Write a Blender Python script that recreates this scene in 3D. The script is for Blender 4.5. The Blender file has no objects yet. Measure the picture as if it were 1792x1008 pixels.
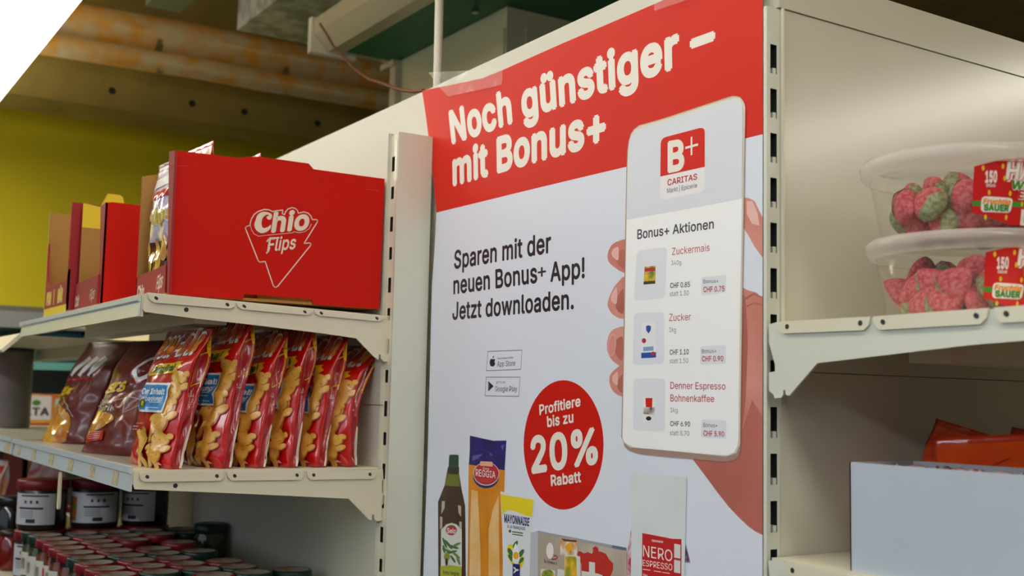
import bpy, math, random
import numpy as np
from mathutils import Vector, Matrix, Euler, noise
from mathutils.geometry import tessellate_polygon

S = bpy.context.scene
COL = S.collection
Z0 = 1.5                                   # eye height: all coordinates below are relative to the eye level, +Z0 = above floor
pi = math.pi

# ------------------------------------------------------------------ camera, world, exposure
FPX, YA, PI_, RO = 1985.51, 0.99736, 0.094964, 0.021321     # focal length in px (1792 wide), yaw, pitch, roll
def _rot():
    f = np.array([-math.sin(YA)*math.cos(PI_), math.cos(YA)*math.cos(PI_), math.sin(PI_)])
    r = np.array([math.cos(YA), math.sin(YA), 0.0]); u = np.cross(r, f)
    return r*math.cos(RO)+u*math.sin(RO), -r*math.sin(RO)+u*math.cos(RO), f
CR, CU, CF = _rot()
cam_d = bpy.data.cameras.new('camera'); cam = bpy.data.objects.new('camera', cam_d); COL.objects.link(cam)
cam.matrix_world = Matrix(((CR[0], CU[0], -CF[0], 0), (CR[1], CU[1], -CF[1], 0), (CR[2], CU[2], -CF[2], Z0), (0, 0, 0, 1)))
cam_d.sensor_width = 36; cam_d.lens = FPX/1792*36; cam_d.clip_start = .05; cam_d.clip_end = 60
cam_d.dof.use_dof = True; cam_d.dof.focus_distance = 1.50; cam_d.dof.aperture_fstop = 6.5
S.camera = cam
W = bpy.data.worlds.new('world'); S.world = W; W.use_nodes = True
W.node_tree.nodes['Background'].inputs[0].default_value = (.6, .75, 1, 1)
W.node_tree.nodes['Background'].inputs[1].default_value = .3
S.view_settings.view_transform = 'Standard'; S.view_settings.look = 'None'
S.cycles.transparent_max_bounces = 32
S.view_settings.gamma = 1; S.view_settings.use_curve_mapping = False
S.view_settings.exposure = 0.28
LAMP = 6.4                                  # radiance of the fluorescent diffusers
def area(name, loc, size, size_y, power, col, rot):
    l = bpy.data.lights.new(name, 'AREA'); l.shape = 'RECTANGLE'; l.size = size; l.size_y = size_y
    l.energy = power; l.color = col
    o = bpy.data.objects.new(name, l); COL.objects.link(o); o.location = (loc[0], loc[1], loc[2]+Z0); o.rotation_euler = rot
    return o
# daylight through the shop window behind the camera
area('window_daylight', (-1.0, -3.35, .55), 5.5, 1.5, 15, (.62, .80, 1.0), (math.radians(90), 0, 0))

# ------------------------------------------------------------------ pixel -> place helpers (rays of the photograph met with real planes)
def ray(x, y): return CR*(x-896)/FPX - CU*(y-504)/FPX + CF
def onX(x, y, X): d = ray(x, y); return d*(X/d[0])
def onY(x, y, Y): d = ray(x, y); return d*(Y/d[1])
def onZ(x, y, Z): d = ray(x, y); return d*(Z/d[2])

# ------------------------------------------------------------------ materials
def lin(c):
    return tuple(((v/255)/12.92 if v <= 10 else ((v/255+.055)/1.055)**2.4) for v in c)+(1,)
MATS = {}
def mat(name, rgb, rough=.5, metal=0, var=0, vscale=12, bump=0, bscale=60, rgb2=None, coat=0, spec=None, wave=None, emit=0, trans=0, alpha=1, sss=0):
    if name in MATS: return MATS[name]
    m = bpy.data.materials.new(name); m.use_nodes = True; nt = m.node_tree; b = nt.nodes['Principled BSDF']
    c = lin(rgb)
    b.inputs['Base Color'].default_value = c; b.inputs['Roughness'].default_value = rough; b.inputs['Metallic'].default_value = metal
    if coat: b.inputs['Coat Weight'].default_value = coat; b.inputs['Coat Roughness'].default_value = .12
    if spec is not None: b.inputs['Specular IOR Level'].default_value = spec
    if trans: b.inputs['Transmission Weight'].default_value = trans
    if alpha < 1: b.inputs['Alpha'].default_value = alpha
    tc = nt.nodes.new('ShaderNodeTexCoord')
    if var or rgb2:
        n = nt.nodes.new('ShaderNodeTexNoise'); n.inputs['Scale'].default_value = vscale; n.inputs['Detail'].default_value = 4
        r = nt.nodes.new('ShaderNodeValToRGB'); r.color_ramp.elements[0].position = .38; r.color_ramp.elements[1].position = .62
        if rgb2: a, z = c, lin(rgb2)
        else: a = tuple(v*(1-var) for v in c[:3])+(1,); z = tuple(min(1, v*(1+var)) for v in c[:3])+(1,)
        r.color_ramp.elements[0].color = a; r.color_ramp.elements[1].color = z
        nt.links.new(tc.outputs['Object'], n.inputs['Vector']); nt.links.new(n.outputs['Fac'], r.inputs[0]); nt.links.new(r.outputs[0], b.inputs['Base Color'])
    if bump or wave:
        if wave:
            n = nt.nodes.new('ShaderNodeTexWave'); n.inputs['Scale'].default_value = wave; n.bands_direction = 'Y'; o = 'Fac'
        else:
            n = nt.nodes.new('ShaderNodeTexNoise'); n.inputs['Scale'].default_value = bscale; n.inputs['Detail'].default_value = 5; o = 'Fac'
        bp = nt.nodes.new('ShaderNodeBump'); bp.inputs['Strength'].default_value = bump; bp.inputs['Distance'].default_value = .004
        nt.links.new(tc.outputs['Object'], n.inputs['Vector']); nt.links.new(n.outputs[o], bp.inputs['Height']); nt.links.new(bp.outputs[0], b.inputs['Normal'])
    if emit:
        b.inputs['Emission Color'].default_value = c; b.inputs['Emission Strength'].default_value = emit
    MATS[name] = m; return m
def clear_plastic(name, tint, see, rough=.08):
    if name in MATS: return MATS[name]
    m = bpy.data.materials.new(name); m.use_nodes = True; nt = m.node_tree; nt.nodes.remove(nt.nodes['Principled BSDF'])
    out = nt.nodes['Material Output']
    t = nt.nodes.new('ShaderNodeBsdfTransparent'); t.inputs[0].default_value = lin(tint)
    d = nt.nodes.new('ShaderNodeBsdfDiffuse'); d.inputs[0].default_value = lin((250, 250, 248))
    g = nt.nodes.new('ShaderNodeBsdfGlossy'); g.inputs['Roughness'].default_value = rough
    lw = nt.nodes.new('ShaderNodeLayerWeight'); lw.inputs[0].default_value = .5
    pw = nt.nodes.new('ShaderNodeMath'); pw.operation = 'POWER'; pw.inputs[1].default_value = 5; nt.links.new(lw.outputs['Facing'], pw.inputs[0])
    fr = nt.nodes.new('ShaderNodeMath'); fr.operation = 'MULTIPLY_ADD'; fr.inputs[1].default_value = .45; fr.inputs[2].default_value = .035; nt.links.new(pw.outputs[0], fr.inputs[0])
    a = nt.nodes.new('ShaderNodeMixShader'); a.inputs[0].default_value = 1-see
    tl = nt.nodes.new('ShaderNodeBsdfTranslucent'); tl.inputs[0].default_value = lin((250, 250, 248))
    dm = nt.nodes.new('ShaderNodeMixShader'); dm.inputs[0].default_value = .5; nt.links.new(d.outputs[0], dm.inputs[1]); nt.links.new(tl.outputs[0], dm.inputs[2])
    nt.links.new(t.outputs[0], a.inputs[1]); nt.links.new(dm.outputs[0], a.inputs[2])
    b = nt.nodes.new('ShaderNodeMixShader'); nt.links.new(fr.outputs[0], b.inputs[0]); nt.links.new(a.outputs[0], b.inputs[1]); nt.links.new(g.outputs[0], b.inputs[2])
    nt.links.new(b.outputs[0], out.inputs[0]); MATS[name] = m; return m

STEEL = mat('cream_painted_steel', (226, 221, 198), .38, var=.02, vscale=3, coat=.15)
STEEL2 = mat('grey_cream_painted_steel', (220, 223, 209), .38, var=.02, vscale=3, coat=.1)
PANEL = mat('back_panel_paint', (210, 208, 194), .42, var=.015, vscale=2)
PANEL2 = mat('satin_panel_paint', (214, 211, 194), .2, var=.015, vscale=2)
SLOT_SHADE = mat('slot_shade', (22, 26, 32), .8)  # near-black shade painted on the walls and backs of the post slots
HOLE = mat('screw_hole', (40, 40, 38), .6)
RAIL = mat('price_rail_plastic', (205, 213, 214), .3)
TAG = mat('price_tag_paper', (196, 180, 140), .7, var=.25, vscale=160)
RED = mat('poster_red', (216, 34, 12), .5, spec=.25)
WHITE = mat('poster_white', (226, 233, 246), .5, spec=.3)
TXTW = mat('print_white', (240, 236, 226), .5)
BLACK = mat('print_black', (26, 24, 30), .5)

# ------------------------------------------------------------------ mesh builder
class MB:
    def __init__(s): s.v = []; s.f = []; s.m = []; s.sm = []; s.mats = []
    def mi(s, m):
        if m not in s.mats: s.mats.append(m)
        return s.mats.index(m)
    def add(s, vs, fs, m, smooth=False):
        o = len(s.v); i = s.mi(m); s.v += [tuple(map(float, p)) for p in vs]
        for f in fs: s.f.append([k+o for k in f]); s.m.append(i); s.sm.append(smooth)
    def box(s, a, b, m):
        (x0, y0, z0), (x1, y1, z1) = a, b
        s.add([(x0,y0,z0),(x1,y0,z0),(x1,y1,z0),(x0,y1,z0),(x0,y0,z1),(x1,y0,z1),(x1,y1,z1),(x0,y1,z1)],
              [(0,3,2,1),(4,5,6,7),(0,1,5,4),(1,2,6,5),(2,3,7,6),(3,0,4,7)], m)
    def prism(s, pts, off, m, m2=None):
        """pts: 3D polygon, extruded by the vector off"""
        n = len(pts); P = [Vector(p) for p in pts]; o = Vector(off)
        t = tessellate_polygon([P])
        s.add(P+[p+o for p in P], [tuple(q) for q in t]+[tuple(k+n for k in reversed(q)) for q in t], m)
        s.add(P+[p+o for p in P], [(i, (i+1) % n, (i+1) % n+n, i+n) for i in range(n)], m2 or m)
    def tube(s, pts, r, m, n=10, cap=True):
        P = [Vector(p) for p in pts]; rings = []
        for i, p in enumerate(P):
            d = (P[min(i+1, len(P)-1)]-P[max(i-1, 0)]).normalized()
            a = d.orthogonal().normalized() if i == 0 else (a - d*a.dot(d)).normalized()
            b = d.cross(a); rr = r[i] if isinstance(r, (list, tuple)) else r
            rings.append([p+a*math.cos(2*pi*k/n)*rr+b*math.sin(2*pi*k/n)*rr for k in range(n)])
        vs = [q for g in rings for q in g]
        fs = [(i*n+k, i*n+(k+1) % n, (i+1)*n+(k+1) % n, (i+1)*n+k) for i in range(len(P)-1) for k in range(n)]
        s.add(vs, fs, m, True)
        if cap: s.add(rings[0], [tuple(range(n-1, -1, -1))], m); s.add(rings[-1], [tuple(range(n))], m)
    def lathe(s, prof, m, c=(0, 0, 0), n=28, smooth=True, a0=0, a1=2*pi):
        full = abs(a1-a0-2*pi) < 1e-6; k = n if full else n+1
        vs = [(c[0]+r*math.cos(a0+(a1-a0)*j/n), c[1]+r*math.sin(a0+(a1-a0)*j/n), c[2]+z) for r, z in prof for j in range(k)]
        fs = [(i*k+j, i*k+(j+1) % k, (i+1)*k+(j+1) % k, (i+1)*k+j) for i in range(len(prof)-1) for j in range(n)]
        s.add(vs, fs, m, smooth)
    def obj(s, name, parent=None, org=(0, 0, 0), rot=None):
        me = bpy.data.meshes.new(name); me.from_pydata([(x-org[0], y-org[1], z-org[2]) for x, y, z in s.v], [], s.f)
        for m in s.mats: me.materials.append(m)
        me.polygons.foreach_set('material_index', s.m); me.polygons.foreach_set('use_smooth', s.sm); me.update()
        o = bpy.data.objects.new(name, me); COL.objects.link(o)
        if parent: o.parent = parent
        else: o.location = (org[0], org[1], org[2]+Z0)
        if rot: o.rotation_euler = rot
        return o
def tag(o, label=None, cat=None, group=None, kind=None):
    if label: o['label'] = label
    if cat: o['category'] = cat
    if group: o['group'] = group
    if kind: o['kind'] = kind
    return o
def thing(name, label, cat, loc, rot=(0, 0, 0), group=None):
    o = bpy.data.objects.new(name, None); COL.objects.link(o); o.location = (loc[0], loc[1], loc[2]+Z0); o.rotation_euler = rot
    o.empty_display_size = .05
    return tag(o, label, cat, group)
def copy_tree(o, parent=None):
    c = o.copy(); COL.objects.link(c)
    if parent: c.parent = parent
    for ch in list(o.children): copy_tree(ch, c)
    return c

# ------------------------------------------------------------------ flat print helpers
def refine(v, t, L):
    v = [tuple(p) for p in v]; t = [tuple(q) for q in t]
    for _ in range(7):
        mid = {}; out = []; hit = False
        def mp(a, b):
            k = (min(a, b), max(a, b))
            (x0, y0), (x1, y1) = v[a], v[b]
            if (x1-x0)**2+(y1-y0)**2 <= L*L: return None
            if k not in mid: mid[k] = len(v); v.append(((x0+x1)/2, (y0+y1)/2))
            return mid[k]
        for a, b, c in t:
            m = [mp(a, b), mp(b, c), mp(c, a)]; k = sum(x is not None for x in m)
            if k == 0: out.append((a, b, c)); continue
            hit = True
            if k == 3: out += [(a, m[0], m[2]), (m[0], b, m[1]), (m[2], m[1], c), (m[0], m[1], m[2])]
            else:
                while m[0] is None or (k == 2 and m[2] is not None): a, b, c = b, c, a; m = [m[1], m[2], m[0]]
                if k == 1: out += [(a, m[0], c), (m[0], b, c)]
                else: out += [(m[0], b, m[1]), (a, m[0], m[1]), (a, m[1], c)]
        t = out
        if not hit: break
    return v, t
# letter outlines (x y in 1/1000), drawn from scratch below as filled polygons
GLYPHS = r"""
! 196 67 160,63 509,132 509,128 160|98 -4,86 -3,75 1,66 9,58 18,54 29,52 41,54 53,58 64,66 73,75 80,86 85,98 86,110 85,121 80,130 73,138 64,142 53,143 41,142 29,138 18,130 9,121 1,110 -3
% 676 175 283,155 284,137 289,121 297,107 308,95 320,86 335,80 351,76 369,75 388,75 412,76 431,80 448,87 464,96 479,107 492,121 503,137 511,155 515,175 517,196 515,214 511,230 503,244 492,255 479,264 464,270 448,274 431,276 412,276 388,274 369,270 351,264 335,255 320,244 308,230 297,214 289,196 284|175 327,191 329,203 335,212 346,218 358,222 372,223 388,223 412,213 454,204 464,191 470,175 473,160 470,148 464,138 454,132 441,128 428,127 412,127 388,128 372,132 358,138 346,147 335,160 329|501 -10,481 -8,462 -3,446 5,432 15,421 28,412 43,406 59,402 77,400 95,400 120,402 138,406 156,412 172,421 187,433 200,447 210,463 218,481 223,501 225,522 223,540 218,556 210,570 200,581 187,590 172,596 156,600 138,601 120,601 95,600 77,596 59,589 43,580 28,569 15,555 5,540 -3,521 -8|501 35,517 37,529 43,538 53,544 66,548 80,549 95,549 120,538 162,529 172,517 178,501 180,486 178,473 172,464 162,458 149,454 135,453 120,453 95,454 80,458 66,464 53,473 43,485 37|132 0,482 509,540 509,191 0
( 273 89 207,101 324,132 441,177 539,236 539,191 428,161 313,151 207,160 115,188 16,236 -96,177 -96,156 -59,139 -21,124 16,111 55,102 93,95 131,90 169
) 273 37 -96,86 18,113 116,122 207,112 313,82 428,37 539,97 539,142 441,173 323,184 207,183 168,178 130,171 92,161 53,149 15,134 -22,117 -59,97 -96
+ 453 198 34,198 364,255 364,255 34|61 172,61 226,391 226,391 172
, 188 38 -119,68 71,137 71,84 -119
- 453 337 244,337 188,114 188,114 244
. 188 95 -4,83 -3,73 1,63 9,55 18,51 29,50 41,51 53,55 64,63 73,73 81,83 85,95 87,107 85,118 81,128 73,135 64,140 53,141 41,140 29,135 18,128 9,118 1,107 -3
/ 249 235 533,71 -76,14 -76,178 533
0 453 227 -7,191 -3,158 7,130 24,105 48,85 77,69 113,60 144,53 178,49 214,48 254,49 294,53 330,60 364,69 395,85 431,106 461,130 484,159 502,191 512,227 516,262 512,295 502,323 484,348 461,368 431,384 395,393 364,400 330,404 294,405 254,404 214,400 178,393 144,384 113,368 77,348 48,323 24,295 7,263 -3|227 50,250 52,271 60,290 74,306 92,320 116,330 144,338 176,342 213,344 254,342 295,338 332,330 365,320 393,306 416,290 435,271 449,250 457,227 460,203 457,182 449,163 435,147 416,134 393,123 365,115 332,111 295,109 254,111 213,115 176,123 144,134 116,147 92,163 74,182 60,203 52
1 453 76 0,76 55,391 55,391 0|276 509,276 0,212 0,212 448,209 448,86 358,86 427,198 509
2 453 64 0,64 47,234 229,282 282,311 327,320 371,319 389,315 405,308 419,298 431,287 441,273 449,224 460,205 458,188 454,172 447,159 438,148 427,139 413,132 398,128 381,127 362,66 362,68 391,75 418,86 442,102 464,121 482,143 496,168 507,196 513,225 516,254 513,281 507,306 497,328 482,346 465,361 445,372 423,379 398,381 372,371 318,336 259,267 180,153 60,153 57,389 57,389 0
3 453 218 -7,188 -5,159 1,133 10,108 22,88 38,70 57,57 79,48 104,44 132,109 132,112 115,118 100,126 87,137 76,150 66,165 59,219 50,275 61,291 69,304 80,315 93,323 108,328 125,329 145,328 163,323 180,316 196,306 211,292 223,275 234,254 241,229 246,201 248,157 248,157 299,288 448,288 452,70 452,70 509,372 509,372 461,211 278,211 289,247 290,279 286,308 276,333 262,354 244,371 222,383 198,391 173,393 145,390 116,383 90,370 66,354 45,333 27,309 12,281 2,251 -5
4 453 40 105,40 158,247 509,311 509,109 166,109 163,413 163,413 105|282 0,282 121,282 146,282 318,343 318,343 0
5 453 221 -7,192 -5,165 1,140 11,118 25,99 41,83 60,71 82,63 105,60 130,122 130,125 115,130 102,138 89,173 60,221 50,241 51,259 56,276 64,291 75,304 89,314 104,322 122,326 141,328 162,326 183,321 203,314 221,303 237,290 251,275 262,257 270,238 275,218 277,167 268,128 246,67 253,96 509,366 509,366 452,151 452,134 301,136 301,178 325,229 334,252 332,274 328,294 321,313 311,330 299,345 285,358 269,370 251,379 231,386 210,390 187,391 163,388 132,381 102,369 76,352 52,332 32,309 15,282 3,253 -4
6 453 226 -7,196 -4,168 3,142 15,119 31,100 51,84 74,73 101,66 130,64 162,65 187,71 212,80 239,137 340,252 509,322 509,151 261,145 261,165 288,196 307,235 314,265 312,291 305,316 295,337 280,355 262,370 240,380 215,387 187,389 157,387 127,379 98,368 73,352 50,333 30,310 14,284 3,257 -4|226 48,245 50,263 55,279 63,293 73,304 86,314 101,322 119,326 137,327 157,326 178,322 196,314 213,304 228,293 241,279 251,263 259,245 264,226 265,207 264,190 259,174 252,160 241,148 229,138 214,131 197,126 179,125 158,126 138,131 119,138 102,148 86,160 73,174 63,190 55,207 50
7 453 97 0,323 448,323 452,62 452,62 509,391 509,391 449,165 0
8 453 226 -7,193 -5,163 1,136 11,111 25,91 42,74 62,62 84,54 109,52 135,53 156,58 176,65 195,75 212,87 228,101 241,117 252,134 260,153 265,153 267,129 276,109 289,93 308,80 330,73 354,70 380,73 405,79 429,90 450,106 469,124 485,146 498,170 508,197 514,226 516,255 514,282 508,306 498,328 485,346 469,361 450,373 429,379 405,382 380,379 354,372 330,359 308,343 289,323 276,300 267,300 265,319 260,335 252,351 241,365 228,377 212,387 195,395 176,399 156,401 135,398 109,391 84,378 62,362 42,341 25,317 11,289 1,259 -5|226 49,248 50,267 54,285 60,300 69,313 79,323 91,331 106,335 121,337 139,335 157,330 173,322 189,312 202,298 213,283 223,265 230,247 234,226 235,206 234,187 230,169 223,154 213,140 202,130 189,122 173,117 157,115 139,117 121,121 106,129 91,139 79,152 69,167 60,185 54,205 50|226 290,274 300,287 308,298 318,307 330,314 344,318 359,319 376,318 392,314 407,308 420,299 432,288 442,275 449,226 460,177 449,164 442,153 432,145 420,138 407,134 392,133 376,134 359,138 344,145 330,154 318,165 308,178 300
9 453 226 516,256 513,285 506,310 494,333 478,352 458,368 434,380 408,387 378,389 347,387 322,382 296,373 270,315 168,200 0,130 0,301 248,307 248,287 221,257 202,218 195,188 197,161 203,137 214,116 229,98 247,83 269,72 294,66 321,64 352,66 382,73 411,85 436,101 459,120 479,143 494,168 506,196 513|226 460,207 459,190 454,174 446,160 435,148 423,138 407,131 390,127 372,125 352,127 331,131 313,138 295,148 280,160 268,174 257,190 250,207 245,226 243,245 245,263 249,279 257,293 267,305 280,314 295,322 312,326 330,327 350,326 371,322 390,314 407,305 422,293 435,279 446,263 454,245 459
: 188 95 -4,83 -3,73 1,63 9,55 18,51 29,50 41,51 53,55 64,63 73,73 81,83 85,95 87,107 85,118 81,128 73,135 64,140 53,141 41,140 29,135 18,128 9,118 1,107 -3|95 271,83 272,73 277,63 284,55 294,51 304,50 316,51 328,55 339,63 349,73 356,83 360,95 362,107 360,118 356,128 349,135 339,140 328,141 316,140 304,135 294,128 284,118 277,107 272
? 358 132 152,132 159,141 230,148 245,157 258,168 269,209 298,247 334,255 349,260 365,262 384,260 399,257 413,250 425,220 452,178 462,137 453,106 425,99 412,94 396,92 378,27 378,30 406,38 430,49 452,64 471,82 487,103 499,126 508,151 514,178 516,206 514,232 508,255 498,275 486,292 470,306 451,316 430,322 407,324 382,322 356,316 332,306 311,292 292,275 276,254 261,219 235,200 205,194 158,194 152|164 -4,152 -3,141 1,131 9,124 18,120 29,118 41,120 53,124 64,131 73,141 80,152 85,164 86,176 85,186 80,196 73,203 64,208 53,209 41,208 29,203 18,196 9,186 1,176 -3
A 480 16 0,201 509,276 509,463 0,395 0,287 302,264 372,232 478,245 478,213 371,191 302,85 0|110 142,110 199,370 199,370 142
B 456 60 0,60 509,241 509,274 507,304 501,329 491,350 477,367 461,381 442,390 421,396 398,398 374,397 353,393 336,387 320,356 286,315 267,315 262,331 260,347 254,363 245,378 234,391 220,402 203,411 184,416 161,418 136,416 111,410 88,400 67,386 48,368 31,344 18,317 8,284 2,247 0|125 57,245 57,281 60,309 67,330 80,344 96,353 115,355 137,354 153,350 169,342 184,333 197,320 209,306 218,289 225,269 229,248 231,125 231|125 285,238 285,288 296,302 304,314 314,323 326,330 340,335 355,336 372,333 393,326 412,313 429,294 442,270 449,240 452,125 452
C 510 267 -7,235 -5,205 1,177 11,150 25,126 42,104 63,86 88,70 115,57 146,48 179,42 215,40 254,42 293,48 329,57 362,70 393,86 421,104 445,126 466,150 484,177 498,205 508,235 514,267 516,340 504,362 496,383 485,402 471,419 456,435 438,448 418,459 397,467 373,473 348,408 348,389 395,357 428,315 449,267 456,237 453,209 445,184 432,161 414,141 391,125 364,113 332,106 295,103 254,106 213,113 177,125 145,141 117,161 94,184 76,210 63,237 56,267 53,315 60,357 81,389 114,408 160,473 160,467 135,459 112,448 91,435 71,420 53,402 38,383 24,363 13,341 5,317 -2,293 -6
D 502 219 0,96 0,96 57,215 57,254 60,288 68,318 81,343 99,363 122,379 149,390 181,397 216,399 255,397 294,390 329,379 361,364 388,344 410,320 428,291 441,258 449,221 452,93 452,93 509,225 509,261 507,294 501,325 492,353 478,385 455,412 426,433 391,446 361,455 329,460 293,462 255,460 217,455 181,446 149,433 119,417 92,398 68,376 48,351 31,322 17,291 8,256 2|125 509,125 0,60 0,60 509
E 419 60 0,60 509,372 509,372 452,125 452,125 286,355 286,355 229,125 229,125 57,375 57,375 0
F 410 60 0,60 509,369 509,369 452,125 452,125 278,346 278,346 221,125 221,125 0
G 520 269 -7,236 -5,205 1,176 11,149 25,125 43,104 64,85 88,69 116,57 146,47 179,42 215,40 254,42 293,47 329,57 362,69 393,85 421,103 445,125 466,149 484,175 498,203 508,233 514,265 516,291 514,316 510,340 504,363 494,384 483,403 469,421 453,436 436,449 416,460 395,468 373,474 349,408 349,387 393,356 427,315 448,265 456,236 453,209 445,183 432,160 414,141 392,125 364,113 332,106 295,103 254,106 213,113 177,125 145,141 117,161 95,184 76,210 63,238 56,269 53,296 55,322 61,345 71,365 85,382 102,396 123,407 147,413 173,415 202,434 199,283 199,283 256,478 256,478 200,475 160,466 124,451 91,431 62,406 38,377 19,344 5,308 -4
H 517 60 0,60 509,125 509,125 289,392 289,392 509,457 509,457 0,392 0,392 232,125 232,125 0
I 300 31 0,31 57,118 57,118 452,31 452,31 509,269 509,269 452,183 452,183 57,269 57,269 0
J 396 185 -7,143 -2,106 11,75 33,57 55,44 81,36 111,33 145,33 173,98 173,98 145,100 117,108 93,122 74,139 61,160 53,185 50,209 53,230 61,248 74,261 93,269 117,272 145,272 509,336 509,336 145,334 111,326 81,313 55,294 33,263 11,227 -2
K 467 104 145,104 216,139 261,174 303,212 344,364 509,448 509,231 276,228 276|60 0,60 509,125 509,125 334,124 225,125 193,125 0|372 0,188 259,228 309,449 0
L 393 60 0,60 509,125 509,125 57,361 57,361 0
M 628 60 0,60 509,152 509,277 187,287 159,299 123,311 84,322 49,307 49,318 83,330 121,342 158,352 187,476 509,568 509,568 0,504 0,504 291,504 327,505 369,506 413,507 457,513 457,498 409,482 363,467 322,456 291,342 0,286 0,170 291,159 321,145 361,129 408,112 457,119 457,120 416,121 372,122 328,122 291,122 0
N 523 60 0,60 509,136 509,343 183,363 151,388 107,414 55,405 54,401 108,399 157,399 195,399 509,463 509,463 0,387 0,202 290,177 331,148 381,108 452,119 454,122 384,124 328,125 291,125 0
O 533 267 -7,235 -5,205 1,177 11,150 25,126 42,105 63,86 88,70 115,57 146,48 179,42 215,40 254,42 293,48 329,57 362,70 393,86 421,105 445,126 466,150 484,177 498,205 508,235 514,267 516,299 514,329 508,357 498,384 484,408 466,429 445,448 421,464 393,477 362,486 329,491 293,493 254,491 215,486 179,477 146,464 115,448 88,429 63,408 42,384 25,357 11,329 1,299 -5|267 53,296 55,324 63,349 76,372 94,392 116,408 144,420 176,428 213,430 254,428 295,420 332,408 365,392 392,372 415,349 433,324 446,296 453,267 456,237 453,210 445,184 433,161 415,142 392,125 364,113 332,106 295,103 254,106 213,113 176,125 144,142 117,161 94,184 76,210 63,237 55
P 445 60 0,60 509,235 509,272 506,305 499,332 487,356 471,375 452,390 430,400 404,407 377,409 348,407 318,400 291,390 265,375 243,356 223,332 207,305 195,272 188,235 186,109 186,109 242,233 242,257 244,279 248,297 256,312 266,324 279,333 294,339 310,343 328,344 348,343 367,339 385,333 402,324 416,312 428,297 439,279 446,257 451,232 452,125 452,125 0
Q 533 245 159,313 159,369 85,384 65,468 -48,401 -48,346 27,331 46|267 -7,235 -5,205 1,177 11,150 25,126 42,105 63,86 88,70 115,57 146,48 179,42 215,40 254,42 293,48 329,57 362,70 393,86 421,105 445,126 466,150 484,177 498,205 508,235 514,267 516,299 514,329 508,357 498,384 484,408 466,429 445,448 421,464 393,477 362,486 329,491 293,493 254,491 215,486 179,477 146,464 115,448 88,429 63,408 42,384 25,357 11,329 1,299 -5|267 53,296 55,324 63,349 76,372 94,392 116,408 144,420 176,428 213,430 254,428 295,420 332,408 365,392 392,372 415,349 433,324 446,296 453,267 456,237 453,210 445,184 433,161 415,142 392,125 364,113 332,106 295,103 254,106 213,113 176,125 144,142 117,161 94,184 76,210 63,237 55
R 449 60 0,60 509,236 509,273 506,305 500,333 489,356 473,376 455,390 433,401 408,407 381,409 352,407 323,401 296,390 271,376 250,356 232,333 217,305 206,273 200,236 198,96 198,96 255,234 255,258 256,280 260,298 267,313 276,325 287,334 300,340 316,344 333,345 352,344 371,340 389,334 405,325 419,313 430,298 440,279 446,258 451,233 452,125 452,125 0|353 0,230 229,303 229,428 0
S 447 224 -9,188 -7,156 -1,128 9,102 23,81 40,64 60,51 83,42 109,38 137,104 137,108 118,114 102,123 88,136 76,150 66,166 59,224 49,246 50,267 54,286 60,303 69,317 79,329 92,338 106,344 122,346 139,344 154,340 168,332 179,296 205,245 222,184 239,145 253,112 269,86 289,67 313,56 341,52 372,54 400,62 425,75 448,92 468,113 484,138 498,165 508,195 514,227 516,259 514,289 508,316 498,340 484,360 468,377 449,390 427,398 403,401 378,337 378,332 402,320 421,302 437,280 449,254 456,225 459,204 457,185 454,167 448,152 440,139 430,129 418,121 405,117 391,115 376,117 359,122 345,131 334,169 308,212 293,264 279,312 264,359 238,395 198,402 180,407 161,408 139,406 112,399 87,386 64,370 43,349 25,323 11,294 0,261 -7
T 449 32 452,32 509,417 509,417 452,257 452,257 0,193 0,193 452
U 517 259 -8,220 -6,186 2,154 15,126 33,103 55,85 80,71 108,63 140,60 173,60 509,124 509,124 178,126 155,132 133,141 113,153 95,169 80,187 68,208 59,232 53,259 52,285 53,309 59,331 68,349 80,364 95,377 113,385 133,391 155,393 178,393 509,457 509,457 173,454 140,446 108,433 80,414 55,391 33,363 15,332 2,297 -6
V 480 204 0,16 509,84 509,192 206,215 137,248 31,235 31,267 138,290 206,395 509,463 509,278 0
W 686 155 0,16 509,82 509,163 196,175 145,187 94,197 40,189 40,200 94,211 145,224 196,306 509,380 509,462 196,474 145,486 94,497 40,488 40,499 94,510 145,523 196,603 509,670 509,530 0,455 0,368 323,351 391,336 475,350 475,335 395,318 323,230 0
X 474 18 0,217 284,217 236,29 509,104 509,178 400,204 361,223 329,243 292,232 292,252 329,272 361,298 400,374 509,446 509,259 239,259 287,456 0,382 0,292 129,268 165,250 195,230 231,244 231,225 196,206 166,182 129,91 0
Y 472 203 0,203 208,16 509,91 509,192 344,222 292,250 230,224 230,251 293,280 344,381 509,455 509,268 208,268 0
Z 438 42 0,42 46,273 385,306 431,341 476,348 454,285 452,223 452,40 452,40 509,397 509,397 462,169 129,134 81,97 33,90 54,152 57,214 57,399 57,399 0
a 389 160 -9,137 -7,115 -3,94 5,76 15,60 29,48 45,38 63,32 84,30 108,32 128,36 146,43 161,53 174,64 184,78 193,125 211,178 220,234 227,265 235,271 240,274 246,276 255,276 257,267 297,240 322,196 331,149 322,118 301,100 274,41 291,51 313,64 331,79 346,95 358,114 368,133 375,194 384,239 379,286 360,300 350,312 336,322 320,330 301,335 278,337 251,337 0,277 0,277 52,272 52,252 25,215 1|170 45,192 47,211 51,228 59,242 68,254 80,263 93,270 108,274 122,276 138,276 190,259 182,231 176,200 171,175 168,134 159,103 139,97 130,93 118,92 105,102 72,130 52
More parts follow.
